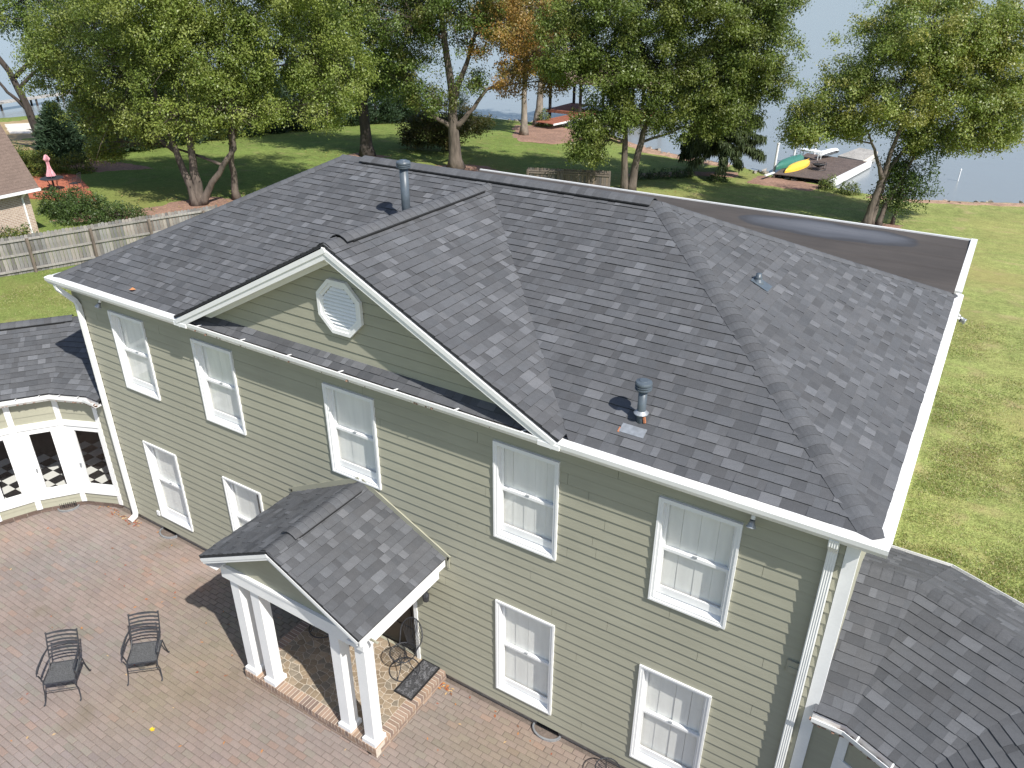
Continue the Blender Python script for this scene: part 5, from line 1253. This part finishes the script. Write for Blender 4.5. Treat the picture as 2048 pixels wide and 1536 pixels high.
for i, (x, y) in enumerate(hp):
    cypress((x, y), (3.5, 4.6, 5.2, 5.0, 5.6, 5.2, 5.8, 5.4, 5.7, 5.2, 5.4, 4.6)[i], (1.45 if i == 0 else 1.9+.2*math.sin(i*2.1)), '%s dark cypress of the hedge row counted from the left' % words[i], 40+i)
# shrubs
def shrub(base, rad, h, pal, label, seed, name='shrub', dens=1., leaf=.10, group=None, cl=7):
    r = np.random.default_rng(seed); bx, by = base; bz = gz(bx, by); e = empty(name, (bx, by, bz)); tag(e, label, 'shrub', group)
    mb = MB()
    for k in range(5):
        a = k*1.26+r.uniform(0, .5); mb.tube([(0, 0, -.05), (math.cos(a)*rad[0]*.35, math.sin(a)*rad[1]*.35, h*.45), (math.cos(a)*rad[0]*.6, math.sin(a)*rad[1]*.6, h*.8)], [.025, .016, .006], 4)
    mb.build('stems', 'barkdark', e)
    n = int(dens*330*(rad[0]*rad[1]*h)**.66); d = r.normal(size=(n, 3)); d[:, 2] = np.abs(d[:, 2])*1.1-.12; d /= np.linalg.norm(d, axis=1)[:, None]; u = r.uniform(.3, 1, (n, 1))**.4
    Q = d*u*(1+.14*smooth_noise(d*3+seed, 1., seed)[:, None]); P = Q*np.array([rad[0], rad[1], h]); P[:, 2] = np.maximum(P[:, 2], .04)
    CC = np.repeat(P, cl, 0)+r.normal(size=(n*cl, 3))*.07; CC[:, 2] = np.maximum(CC[:, 2], .02)
    pk = np.array(pal); kk = np.repeat(pk[r.integers(0, len(pk), n)]*r.uniform(.75, 1.25, (n, 1)), cl, 0)*r.uniform(.8, 1.2, (n*cl, 1))
    v, c4 = leaf_mesh(CC, kk, leaf, .55, .6); np_mesh('foliage', v, c4, 'shrubleaf', e); return e
SG = [(.06, .10, .025), (.075, .12, .03), (.05, .085, .022)]; YG = [(.14, .16, .025), (.10, .14, .025), (.18, .18, .03)]
shrub((-24.2, 13.9), (1.9, 1.4), 1.3, SG, 'broad green shrub between the brick house and the fence', 60, dens=1.5)
shrub((-22.0, 14.6), (1.5, 1.2), .95, SG+[(.11, .13, .05)], 'low mottled green shrub behind the fence boards', 61, dens=1.3)
shrub((-26.5, 14.2), (1.3, 1.1), 1.25, SG, 'rounded green shrub touching the brick wall corner', 62, dens=1.3)
shrub((-22.2, 9.6), (1.6, .8), .9, YG+SG, 'pale ferny shrub at the foot of the brick wall', 63, dens=1.0)
shrub((-36.2, 18.6), (1.7, 1.3), 1.5, YG, 'yellow-green shrub behind the pink umbrella', 64, dens=1.2)
shrub((-37.8, 17.5), (1.8, 1.4), 1.7, SG+YG[:1], 'leafy green shrub left of the pink umbrella', 65, dens=1.2)
shrub((-40.2, 18.2), (1.9, 1.5), 1.5, YG+SG, 'green shrub behind the brown roof edge', 66, dens=1.1)
shrub((-34.4, 20.0), (1.0, .9), 1.1, YG, 'yellow-green shrub right of the pink umbrella', 67, dens=1.1)
for i, (x, y) in enumerate([(-5.3, 41.0), (-4.7, 41.8), (-4.1, 42.6), (-3.5, 43.5), (-3.0, 44.3)]):
    shrub((x, y), (.52, .52), .62, SG, '%s clipped round shrub in the row along the mulch' % words[i], 70+i, group='clipped shrubs in a row', dens=1.4, leaf=.08)
shrub((5.75, 46.4), (.6, .5), .8, G3, 'bright green shrub at the near corner of the dock', 80, dens=1.4)
shrub((7.3, 45.9), (.75, .5), .7, G3, 'bright green shrub on the bank right of the dock', 81, dens=1.4)
shrub((-21.7, 57.0), (.7, .6), 1.6, G3, 'leafy shrub at the foot of the pale trunk', 82, dens=1.0)
shrub((-29.2, 54.5), (1.0, .9), 3.4, G3, 'light green upright shrub at the end of the cypress row', 83, dens=.9)
shrub((-.9, 44.6), (.7, .6), .5, SG, 'low green shrub beside the spruce trunk', 84, dens=1.3)
shrub((-43.5, 19.5), (1.6, 1.4), 1.2, YG+SG, 'green shrub at the edge of the dry lawn', 85, dens=1.)
# ground covers
drape('mulch_bed', [(-24.8, 56.5), (-21.5, 51.0), (-19.8, 48.6), (-16.5, 49.3), (-14.8, 53.0), (-17.5, 56.4), (-20.5, 58.2)], 'mulch', .03)
drape('mulch_bed', [(-6.2, 40.2), (-2.4, 45.3), (.4, 46.4), (-.6, 48.2), (-3.8, 46.3), (-6.8, 42.2)], 'mulch', .03, seed=2)
drape('mulch_bed', [(-17.5, 34.2), (-14.2, 34.4), (-12.8, 36.6), (-15, 37.6), (-17.6, 36.6)], 'mulch', .025, seed=3)
drape('mulch_bed', [(-24.3, 33.4), (-21.6, 33.6), (-21.6, 35.4), (-24.2, 35.3)], 'mulch', .025, seed=4)
drape('mulch_bed', [(-38.2, 20.2), (-33.5, 20.8), (-31.2, 23.4), (-34.5, 23.4), (-38.8, 22.4)], 'mulch', .03, seed=5)
drape('mulch_bed', [(-25.5, 12.6), (-19.5, 13.8), (-17.6, 17.4), (-19.6, 21.6), (-22.8, 20.2), (-23.6, 16.4)], 'mulch', .03, seed=6)
drape('mulch_bed', [(9.0, 37.2), (11.4, 37.4), (11.6, 39.4), (9.4, 39.4)], 'mulch', .025, seed=7)
drape('mulch_bed', [(.6, 45.2), (5.2, 45.0), (5.8, 47.4), (.8, 48.2)], 'mulch', .03, seed=8)
drape('dry_lawn', [(-66.5, 26), (-48, 20.5), (-43, 21.5), (-42.5, 26), (-50, 36), (-60, 42), (-65, 39)], 'drygrass', .03, seed=9, rag=.6)
drape('sand_court', [(-63.9, 30.6), (-55.8, 26.9), (-53.6, 27.6), (-57.6, 31.2), (-61.2, 33.2)], 'sandy', .07, rag=.08, seed=10)
drape('shore_bank', [(22.5, 51.7), (16.7, 49.1), (13.7, 47.5), (10.8, 46.0), (8.2, 46.2), (8.0, 45.6), (10.8, 45.4), (14, 46.8), (17, 48.4), (23, 50.8)], 'shorebank', .03, rag=.15, seed=11)
drape('shore_bank', [(-1.4, 50.1), (-5.4, 50.9), (-9.9, 52.5), (-15.9, 57.0), (-14.6, 55.6), (-9.6, 51.0), (-5.2, 49.7), (-1.4, 49.2)], 'shorebank', .03, rag=.15, seed=12)
m = MB(); r_ = random.Random(9)
for k in range(150):
    i = r_.choice([8, 9, 10, 11, 12, 13, 14, 15, 2, 3, 4, 5]); a, b_ = SH[i], SH[i+1]; t = r_.random(); p = a+(b_-a)*t; s = r_.uniform(.06, .2)*(.6 if i < 6 else 1.)
    x, y = p[0]+r_.gauss(0, .3), p[1]+r_.gauss(-.15, .3)
    m.obox((x, y, -1.25+s*.2), (V((r_.gauss(0, 1), r_.gauss(0, 1), .3)).normalized(), V((r_.gauss(0, 1), r_.gauss(0, 1), .3)).normalized(), (0, 0, 1)), (s, s*.7, s*.5))
tag(m.build('shore_stones', 'stone'), 'small stones along the waterline', 'stones', kind='stuff')
# leaves lying on the lawn under the trees
m = MB()
for (cx, cy, sx, sy, n_) in ((-15.5, 35.5, 2.6, 2.0, 260), (-21.5, 19.5, 2.2, 2.0, 260), (-23, 34, 2.5, 2, 120), (-4, 37, 3, 3, 120), (-19, 46, 5, 5, 150)):
    for k in range(n_):
        x, y = r_.gauss(cx, sx), r_.gauss(cy, sy); leafquad(m, x, y, gz(x, y)+.04, r_.uniform(.04, .08), r_.choice(LC+[(.4, .3, .1)]*3), r_)
tag(m.build('lawn_leaves', 'leaflit'), 'fallen yellow and brown leaves lying under the lawn trees', 'leaves', kind='stuff')

# ------------------------------------------------------------------ fences
def fence(P0, P1, label, h=1.62, bw=.14, step=2.4, toward=-1, tint=(.205, .195, .185), contrast=.36):
    a, b_ = V((*P0, 0)), V((*P1, 0)); d = (b_-a); L = d.length; d.normalize(); n = V((d.y, -d.x, 0))*(-toward)      # n = rail side
    e = empty('wooden_fence', (0, 0, 0)); tag(e, label, 'fence'); k = 0; s = 0.; r = random.Random(int(L*100))
    while s < L:
        p = a+d*(s+bw/2); z = gz(p.x, p.y)-.02; hh = h+r.uniform(-.025, .02); c = r.uniform(1-contrast, 1+contrast); g = r.uniform(-.02, .03)
        col = ((tint[0]+g)*c, (tint[1]+g*.5)*c, tint[2]*c); m = MB(); hw = bw/2-r.uniform(.003, .009); ch_ = .035
        prof = [(-hw, 0), (hw, 0), (hw, hh-ch_), (hw-ch_, hh), (-hw+ch_, hh), (-hw, hh-ch_)]
        f = [d*x-n*.010+V((0, 0, zz)) for x, zz in prof]; bk_ = [d*x-n*.028+V((0, 0, zz)) for x, zz in prof]
        m.add(f+bk_, [(0, 1, 2, 3, 4, 5), (11, 10, 9, 8, 7, 6)]+[(i, (i+1) % 6, 6+(i+1) % 6, 6+i) for i in range(6)], col)
        o = m.build('fence_board', 'fence', e, loc=(p.x, p.y, z)); o.rotation_euler = (0, 0, r.uniform(-.01, .01)); s += bw
    s = 0.
    while s < L:
        s2 = min(s+step, L); p, q = a+d*s, a+d*s2; zp, zq = gz(p.x, p.y), gz(q.x, q.y); c = r.uniform(.85, 1.15)
        m = MB(); m.box(-.05, .05, -.05, .05, 0, h-.06, (.17*c, .135*c, .11*c)); m.build('post', 'fence', e, loc=tuple(p+n*.065+V((0, 0, zp-.1))))
        for zz in (.18, .82, h-.20):
            m = MB(); m.beam(p+n*.03+V((0, 0, zp+zz)), q+n*.03+V((0, 0, zq+zz)), .04, .09, (tint[0]*1.3*c, tint[1]*1.28*c, tint[2]*1.25*c)); m.build('rail', 'fence', e)
        s = s2
    return e
fence((-20.9, 1.4), (-15.55, 15.4), 'long weathered grey board fence at the left of the lawn')
fence((-9.6, 33.9), (-5.35, 36.75), 'short dark board fence behind the flat roof', h=1.15, step=1.9, tint=(.12, .10, .085))

# ------------------------------------------------------------------ neighbouring house and patio
nb = empty('brick_house', (-23.0, 11, 0)); tag(nb, 'neighbouring beige brick house with a steep brown roof at left edge', 'house')

# ------------------------------------------------------------------ grass blades on the lawn nearest the camera
def grass(name, boxes, label, seed):
    r = np.random.default_rng(seed); Vv = []; Cc = []
    for (x0, x1, y0, y1, n) in boxes:
        P = np.stack([r.uniform(x0, x1, n*2), r.uniform(y0, y1, n*2), np.zeros(n*2)], 1)
        k = smooth_noise(P, .9, 4)+.6*smooth_noise(P, 3.1, 6)+r.normal(size=n*2)*1.6; P = P[np.argsort(-k)[:n]]
        P[:, 2] = ground_z(P[:, 0], P[:, 1])-.01
        a = r.uniform(0, 6.28, n); h = r.uniform(.02, .055, n); ln = r.normal(size=(n, 2))*.028; w2 = r.uniform(.006, .014, n)
        d = np.stack([np.cos(a)*w2, np.sin(a)*w2, 0*a], 1); tip = P+np.stack([ln[:, 0], ln[:, 1], h], 1)
        Vv.append(np.stack([P-d, P+d, tip], 1).reshape(-1, 3))
        pal = np.array([(.20, .26, .07), (.25, .29, .09), (.16, .22, .055), (.33, .31, .13), (.38, .32, .17)])
        pr_ = np.clip(.55+.12*smooth_noise(P, .55, 8), .2, .95); dry = r.uniform(0, 1, n) > pr_
        ci = np.where(dry, r.integers(3, 5, n), r.integers(0, 3, n)); Cc.append(np.repeat(pal[ci]*r.uniform(.8, 1.25, (n, 1)), 3, 0))
    o = np_mesh(name, np.concatenate(Vv), np.concatenate(Cc), 'shrubleaf', None, 3); tag(o, label, 'grass', kind='stuff')
grass('grass', [(15.2, 19.5, 2.9, 9, 42000), (15.2, 21, 9, 16, 42000), (14.5, 22, 16, 24, 26000), (-19, -5, 3.2, 8.5, 26000)], 'short mown grass of mixed green and straw blades', 21)
def brickmat():
    m = bpy.data.materials.new('beige_brickwork'); m.use_nodes = True; t = m.node_tree; b = t.nodes['Principled BSDF']; b.inputs['Roughness'].default_value = .9
    tc = t.nodes.new('ShaderNodeTexCoord'); mp = t.nodes.new('ShaderNodeMapping'); br = t.nodes.new('ShaderNodeTexBrick')
    sx_ = t.nodes.new('ShaderNodeSeparateXYZ'); cx_ = t.nodes.new('ShaderNodeCombineXYZ'); br.inputs['Scale'].default_value = 1
    br.inputs['Brick Width'].default_value = .21; br.inputs['Row Height'].default_value = .075; br.inputs['Mortar Size'].default_value = .012
    br.inputs['Color1'].default_value = (.42, .31, .24, 1); br.inputs['Color2'].default_value = (.30, .21, .165, 1); br.inputs['Mortar'].default_value = (.52, .46, .39, 1)
    t.links.new(tc.outputs['Object'], sx_.inputs[0]); t.links.new(sx_.outputs[1], cx_.inputs[0]); t.links.new(sx_.outputs[2], cx_.inputs[1]); t.links.new(cx_.outputs[0], br.inputs['Vector']); t.links.new(br.outputs[0], b.inputs['Base Color']); return m
M['nbrick'] = brickmat()
quick('wall', 'nbrick', nb, lambda m: m.box(-9, 0, -14, 0, -.1, 2.25))
def nroof(m):
    e0, ex, s = 2.33, .42, 1.45
    m.add([(ex, -14.4, e0), (ex, .35, e0), (-4.5, .35, e0+s*(4.5+ex)), (-4.5, -14.4, e0+s*(4.5+ex)), (-9.4, .35, e0), (-9.4, -14.4, e0)], [(0, 1, 2, 3), (3, 2, 4, 5)])
    m.add([(ex, .34, e0-.12), (ex-.5, .34, e0-.12), (-4.5, .34, e0+s*(4.5+ex)-.12), (-4.5, .34, e0+s*(4.5+ex)-.002), (ex, .34, e0-.002)], [(0, 1, 2, 3, 4)])
nr = quick('roof', 'brownroof', nb, nroof)
for k in range(1, 40):        # shingle courses of the slope that shows
    z0 = k*.125
    quick('shingle_course', 'brownroof', nr, lambda m: m.add([(.42-z0/1.45+.012, -14.4, 2.33+z0+.002), (.42-z0/1.45+.012, .352, 2.33+z0+.002), (.42-(z0+.125)/1.45, .352, 2.33+z0+.125+.003), (.42-(z0+.125)/1.45, -14.4, 2.33+z0+.125+.003)], [(0, 1, 2, 3)]))
quick('gable_wall', 'nbrick', nb, lambda m: m.add([(-9, -.0, 2.2), (0, -.0, 2.2), (-4.5, -.0, 8.6)], [(0, 1, 2)]))
quick('gutter', 'gutter', nb, lambda m: m.box(.42, .52, -14.4, .36, 2.20, 2.32)); quick('soffit', 'white', nb, lambda m: m.box(.0, .42, -14.4, .34, 2.19, 2.205))
quick('downspout', 'gutter', nb, lambda m: [m.beam((.46, -.35, 2.22), (.06, -.35, 1.95), .08, .07), m.beam((.05, -.35, 1.97), (.05, -.35, .0), .08, .07)])
b = MB(); b.prism(ccw([(-31.3, 14.5), (-28.6, 15.35), (-27.2, 15.3), (-26.6, 15.75), (-26.8, 16.35), (-30.2, 18.0), (-33.6, 19.4), (-35.9, 19.1), (-35.2, 16.6)]), -.05, .045)
tag(b.build('patio', 'redpatio'), kind='structure')
pt = empty('patio_table', (-30.9, 16.4, .045)); tag(pt, 'round dark iron table on the red patio', 'table')
quick('tabletop', 'iron', pt, lambda m: m.lathe([(.60, .70), (.62, .715), (.60, .73)], 28)); quick('pedestal', 'iron', pt, lambda m: m.lathe([(.06, 0), (.05, .7)], 10))
for k in range(4): quick('leg', 'iron', pt, lambda m: m.tube([(.4*math.cos(k*1.57+.4), .4*math.sin(k*1.57+.4), .7), (.25*math.cos(k*1.57+.4), .25*math.sin(k*1.57+.4), .35), (.45*math.cos(k*1.57+.4), .45*math.sin(k*1.57+.4), 0)], .018, 6))
um = empty('parasol', (-30.9, 16.4, .045)); um.scale = (.9, .9, .84); tag(um, 'closed pink parasol standing in the patio table', 'parasol')
quick('pole', 'white', um, lambda m: m.tube([(0, 0, 0), (0, 0, 2.35)], .02, 8))
def canopy(m):
    n = 12; prof = [(.02, 2.42), (.10, 2.36), (.17, 2.2), (.20, 2.12), (.10, 1.95), (.09, 1.7), (.14, 1.45), (.26, 1.12), (.30, 1.0)]
    vs = []; fs = []
    for j, (r, z) in enumerate(prof):
        for k in range(n*2):
            a = k*math.pi/n; rr_ = r*(1 if k % 2 else .62); vs.append((rr_*math.cos(a), rr_*math.sin(a), z))
    for j in range(len(prof)-1):
        for k in range(n*2): fs.append((j*n*2+k, (j+1)*n*2+k, (j+1)*n*2+(k+1) % (n*2), j*n*2+(k+1) % (n*2)))
    m.add(vs, fs)
quick('canopy', 'pink', um, canopy)
def pchair(loc, rz, label):
    e = empty('patio_chair', loc, rz); tag(e, label, 'chair', 'iron chairs on the red patio')
    quick('seat', 'iron', e, lambda m: m.box(-.24, .24, -.24, .22, .41, .43)); quick('backrest', 'iron', e, lambda m: [m.tube([(-.24, .22, .43), (-.24, .34, .98), (.24, .34, .98), (.24, .22, .43)], .016, 6)]+[m.tube([(x, .23, .45), (x, .34, .97)], .008, 5) for x in (-.15, -.08, 0, .08, .15)])
    for s in (-1, 1):
        quick('leg', 'iron', e, lambda m: m.tube([(s*.24, -.22, .42), (s*.25, -.25, .0)], .014, 6)); quick('leg', 'iron', e, lambda m: m.tube([(s*.24, .22, .42), (s*.25, .32, .0)], .014, 6)); quick('armrest', 'iron', e, lambda m: m.tube([(s*.25, .27, .66), (s*.26, -.2, .64), (s*.25, -.22, .43)], .014, 6))
    return e
pchair((-29.9, 17.1, .045), math.radians(-55), 'dark iron patio chair right of the round table')
pchair((-31.5, 15.3, .045), math.radians(150), 'dark iron patio chair left of the round table')

# ------------------------------------------------------------------ pier, dock, boats, boathouse
pier = empty('pier', (-73, 35, ZL)); tag(pier, 'pale narrow pier running out over the lake at far left', 'pier')
pp = [V((-68.6, 28.0)), V((-73.6, 35.4)), V((-74.2, 39.4)), V((-76, 55))]
for a, b_ in zip(pp[:-1], pp[1:]):
    d = b_-a; n = max(1, int(d.length/1.0))
    for k in range(n):
        p, q = a+d*k/n-V((-73, 35)), a+d*(k+.97)/n-V((-73, 35)); quick('deck_section', 'deckgrey', pier, lambda m: m.beam((p.x, p.y, .75), (q.x, q.y, .75), 1.5, .12))
        if k % 3 == 0:
            for s in (-.6, .6): quick('piling', 'barkdark', pier, lambda m: m.tube([(p.x+s*.9, p.y, -1.5), (p.x+s*.9, p.y, .8)], .11, 8))
DZ = -.88
dock = empty('dock', (4.5, 52, DZ)); tag(dock, 'weathered brown wooden dock with white side beam on the lake', 'dock')
A, B_, C_, D_ = V((2.0, 47.6)), V((5.55, 47.6)), V((6.85, 55.3)), V((2.2, 56.2))
def dl(p, z=0): return V((p.x-4.5, p.y-52, z))
n = 46
for k in range(n):          # boards run across
    t0, t1 = k/n, (k+.94)/n
    l0, l1, r0, r1 = A.lerp(D_, t0), A.lerp(D_, t1), B_.lerp(C_, t0), B_.lerp(C_, t1)
    m = MB(); m.add([dl(l0), dl(r0), dl(r1), dl(l1), dl(l0, -.04), dl(r0, -.04), dl(r1, -.04), dl(l1, -.04)], [(0, 1, 2, 3), (0, 4, 5, 1), (1, 5, 6, 2), (2, 6, 7, 3), (3, 7, 4, 0)])
    m.build('deck_board', 'deckdark', dock)
quick('side_beam', 'white', dock, lambda m: [m.beam(dl(B_+V((.42, -.6)), -.12), dl(C_+V((.12, 0)), -.12), .10, .42), m.beam(dl(B_+V((.2, -.4)), .04), dl(C_+V((.05, 0)), .04), .16, .06), m.beam(dl(A+V((-.35, -1.0)), .02), dl(A+V((-.1, .3)), .02), .14, .08)])
quick('under_beam', 'deckdark', dock, lambda m: [m.beam(dl(A, -.25), dl(D_, -.25), .12, .3), m.beam(dl(B_, -.25), dl(C_, -.25), .12, .3), m.beam(dl(C_, -.25), dl(D_, -.25), .12, .3)])
for p in (A.lerp(D_, .5), D_, B_.lerp(C_, .55), C_, B_.lerp(C_, .2)): quick('piling', 'barkdark', dock, lambda m: m.tube([dl(p, -1.8), dl(p, -.1)], .12, 8))
fd = empty('floating_dock', (5.6, 58, ZL)); tag(fd, 'pale grey floating dock section beyond the brown dock', 'dock')
q4 = [V((4.4, 56.5)), V((6.35, 55.7)), V((6.7, 60.0)), V((5.2, 60.8))]
for k in range(20):
    t0, t1 = k/20, (k+.94)/20; l0, l1, r0, r1 = q4[0].lerp(q4[3], t0), q4[0].lerp(q4[3], t1), q4[1].lerp(q4[2], t0), q4[1].lerp(q4[2], t1)
    fl_ = lambda p, z: V((p.x-5.6, p.y-58, z)); m = MB(); m.add([fl_(l0, .4), fl_(r0, .4), fl_(r1, .4), fl_(l1, .4), fl_(l0, .36), fl_(r0, .36), fl_(r1, .36), fl_(l1, .36)], [(0, 1, 2, 3), (0, 4, 5, 1), (1, 5, 6, 2), (2, 6, 7, 3), (3, 7, 4, 0)]); m.build('deck_board', 'deckgrey', fd)
quick('float', 'sandy', fd, lambda m: m.add([fl_(p, z) for z in (-.1, .35) for p in q4], [(0, 1, 2, 3), (4, 5, 6, 7), (0, 1, 5, 4), (1, 2, 6, 5), (2, 3, 7, 6), (3, 0, 4, 7)]))
def hullshape(L, wd, h, flat=.0, n=18):
    """upside-down or upright boat hull, long axis x, keel up"""
    vs = []; fs = []; k = 9
    for i in range(n+1):
        t = i/n*2-1; wv = wd/2*max(.02, (1-abs(t)**2.4)); hv = h*max(.12, (1-abs(t)**4*.6)); rise = .10*h*abs(t)**3
        for j in range(k):
            a = math.pi*j/(k-1); vs.append((t*L/2, -wv*math.cos(a), hv*math.sin(a)**.75-rise))
    for i in range(n):
        for j in range(k-1): fs.append((i*k+j, (i+1)*k+j, (i+1)*k+j+1, i*k+j+1))
    fs += [tuple(range(k)), tuple(n*k+j for j in range(k))]
    return vs, fs
def boat(name, label, cat, p, q, z, wd, h, m_, tilt=0):
    p, q = V(p), V(q); c = (p+q)/2; d = q-p; e = empty(name, (c.x, c.y, z), math.atan2(d.y, d.x)); e.rotation_euler.x = tilt; tag(e, label, cat)
    vs, fs = hullshape(d.length, wd, h); quick('hull', m_, e, lambda m: m.add(vs, fs), True)
    quick('keel', m_, e, lambda m: m.tube([(-d.length*.42, 0, h*.9), (0, 0, h*1.0), (d.length*.42, 0, h*.9)], .022, 5))
    quick('gunwale', 'hull' if m_ == 'hull' else m_, e, lambda m: m.tube([(t*d.length/2, s*wd/2*max(.02, 1-abs(t)**2.4), -.10*h*abs(t)**3) for s, ts in ((1, np.linspace(-1, 1, 13)), (-1, np.linspace(1, -1, 13))) for t in ts], .022, 5, closed=True))
    return e
boat('kayak', 'yellow kayak lying upturned on the dock', 'kayak', (2.55, 48.2), (3.25, 52.4), DZ+.06, .75, .36, 'yellow', .15)
boat('canoe', 'dark green canoe lying upturned behind the yellow kayak', 'canoe', (1.75, 48.9), (2.55, 53.6), DZ+.06, .95, .46, 'green')
boat('dinghy', 'white dinghy hull tipped up at the far edge of the dock', 'boat', (3.5, 54.3), (4.35, 56.4), DZ+.25, 1.25, .34, 'hull', -.55)
sb = empty('sailboard', (2.9, 54.0, DZ+.55), math.radians(-14)); tag(sb, 'white flat board raised on supports on the dock', 'board')
quick('deck', 'hull', sb, lambda m: m.add(*[(lambda P: (P, [tuple(range(16)), tuple(range(31, 15, -1))]+[(i, (i+1) % 16, 16+(i+1) % 16, 16+i) for i in range(16)]))([(1.05*math.cos(a), .34*math.sin(a)*(1.1 if math.cos(a) < .6 else .9), zz) for zz in (.10, 0) for a in [i*math.pi/8 for i in range(16)]])][0]))
for x in (-.7, .7): quick('support', 'hull', sb, lambda m: [m.beam((x, -.25, 0), (x, -.25, -.5), .05, .05), m.beam((x, .25, 0), (x, .25, -.5), .05, .05)])
fp = empty('fire_pit', (4.25, 50.6, DZ)); tag(fp, 'black round wire fire pit on the dock boards', 'fire pit')
quick('bowl', 'black', fp, lambda m: m.lathe([(.10, .18), (.36, .30), (.42, .38), (.38, .38), (.1, .22)], 18)); quick('ring', 'iron', fp, lambda m: [m.tube([(.5*math.cos(a), .5*math.sin(a), z) for a in np.linspace(0, 6.283, 20, endpoint=False)], .018, 5, closed=True) for z in (.05, .45)])
for k in range(6): quick('leg', 'iron', fp, lambda m: m.tube([(.5*math.cos(k), .5*math.sin(k), 0), (.5*math.cos(k), .5*math.sin(k), .47)], .014, 5))
for i, (x, y, zt) in enumerate([(1.45, 49.7, .75), (1.75, 53.8, .05), (2.75, 56.0, .85), (12.84, 54.2, -.55)]):
    e = empty('mooring_pole', (x, y, ZL)); tag(e, ('tall white mooring pole at the left side of the dock', 'short white mooring pole behind the green canoe', 'white mooring pole at the far end of the dock, behind leaves', 'lone thin white marker pole standing in the lake')[i], 'pole', 'white poles in the water')
    r = .085 if i < 3 else .04; quick('shaft', 'hull', e, lambda m: m.tube([(0, 0, -1), (.03, 0, zt-ZL)], r, 10)); quick('cap', 'hull', e, lambda m: m.lathe([(r*1.25, 0), (r*1.25, .08), (r*.5, .12)], 10, (.03, 0, zt-ZL-.03)))
bh = empty('boathouse', (-19.5, 63, ZL)); tag(bh, 'open boathouse with red deck and brown hipped roof behind the trees', 'boathouse')
for k in range(34): quick('deck_board', 'deckred', bh, lambda m: m.box(-4.6+k*.30, -4.6+k*.30+.285, -1.2, 4.2, .78, .84))
quick('deck_rim', 'deckred', bh, lambda m: [m.box(-4.65, 5.65, -1.26, -1.2, .6, .85), m.box(-4.66, -4.6, -1.2, 4.2, .6, .85)])
gw = V((-2.2, -6.8)); g2 = V((-1.0, -1.26))
for k in range(20): quick('gangway_board', 'deckred', bh, lambda m: m.beam((-2.4+k*.06, -6.9+k*.28, .66+k*.006), (-.5+k*.06, -7.2+k*.28, .66+k*.006), .26, .05))
quick('gangway_beam', 'white', bh, lambda m: [m.beam((-2.45, -7.0, .58), (-1.3, -1.3, .70), .06, .14), m.beam((-.45, -7.2, .58), (.7, -1.3, .70), .06, .14)])
for x in (-4.3, -1, 2.2, 5.4):
    for y in (-1.0, 4.0): quick('post', 'barkdark', bh, lambda m: m.box(x-.11, x+.11, y-.11, y+.11, -1.5, 3.6))
quick('roof', 'tanroof', bh, lambda m: m.add([(-5, -1.7, 3.6), (6.1, -1.7, 3.6), (6.1, 4.7, 3.6), (-5, 4.7, 3.6), (-2, 1.5, 5.2), (3.1, 1.5, 5.2), (-5, -1.7, 3.45), (6.1, -1.7, 3.45), (6.1, 4.7, 3.45), (-5, 4.7, 3.45)], [(0, 1, 5, 4), (1, 2, 5), (2, 3, 4, 5), (3, 0, 4), (6, 7, 1, 0), (7, 8, 2, 1), (8, 9, 3, 2), (9, 6, 0, 3), (9, 8, 7, 6)]))
mb_ = empty('moored_boat', (-19.0, 64.6, ZL+.9)); tag(mb_, 'dark boat with white trim hanging under the boathouse roof', 'boat')
vs, fs = hullshape(5.2, 1.9, .9); quick('hull', 'black', mb_, lambda m: m.add([(x, y, -z) for x, y, z in vs], fs)); quick('rub_rail', 'hull', mb_, lambda m: m.box(-2.3, 2.3, -.95, .95, .0, .08)); quick('windscreen', 'iron', mb_, lambda m: m.box(.4, .5, -.7, .7, .08, .5))
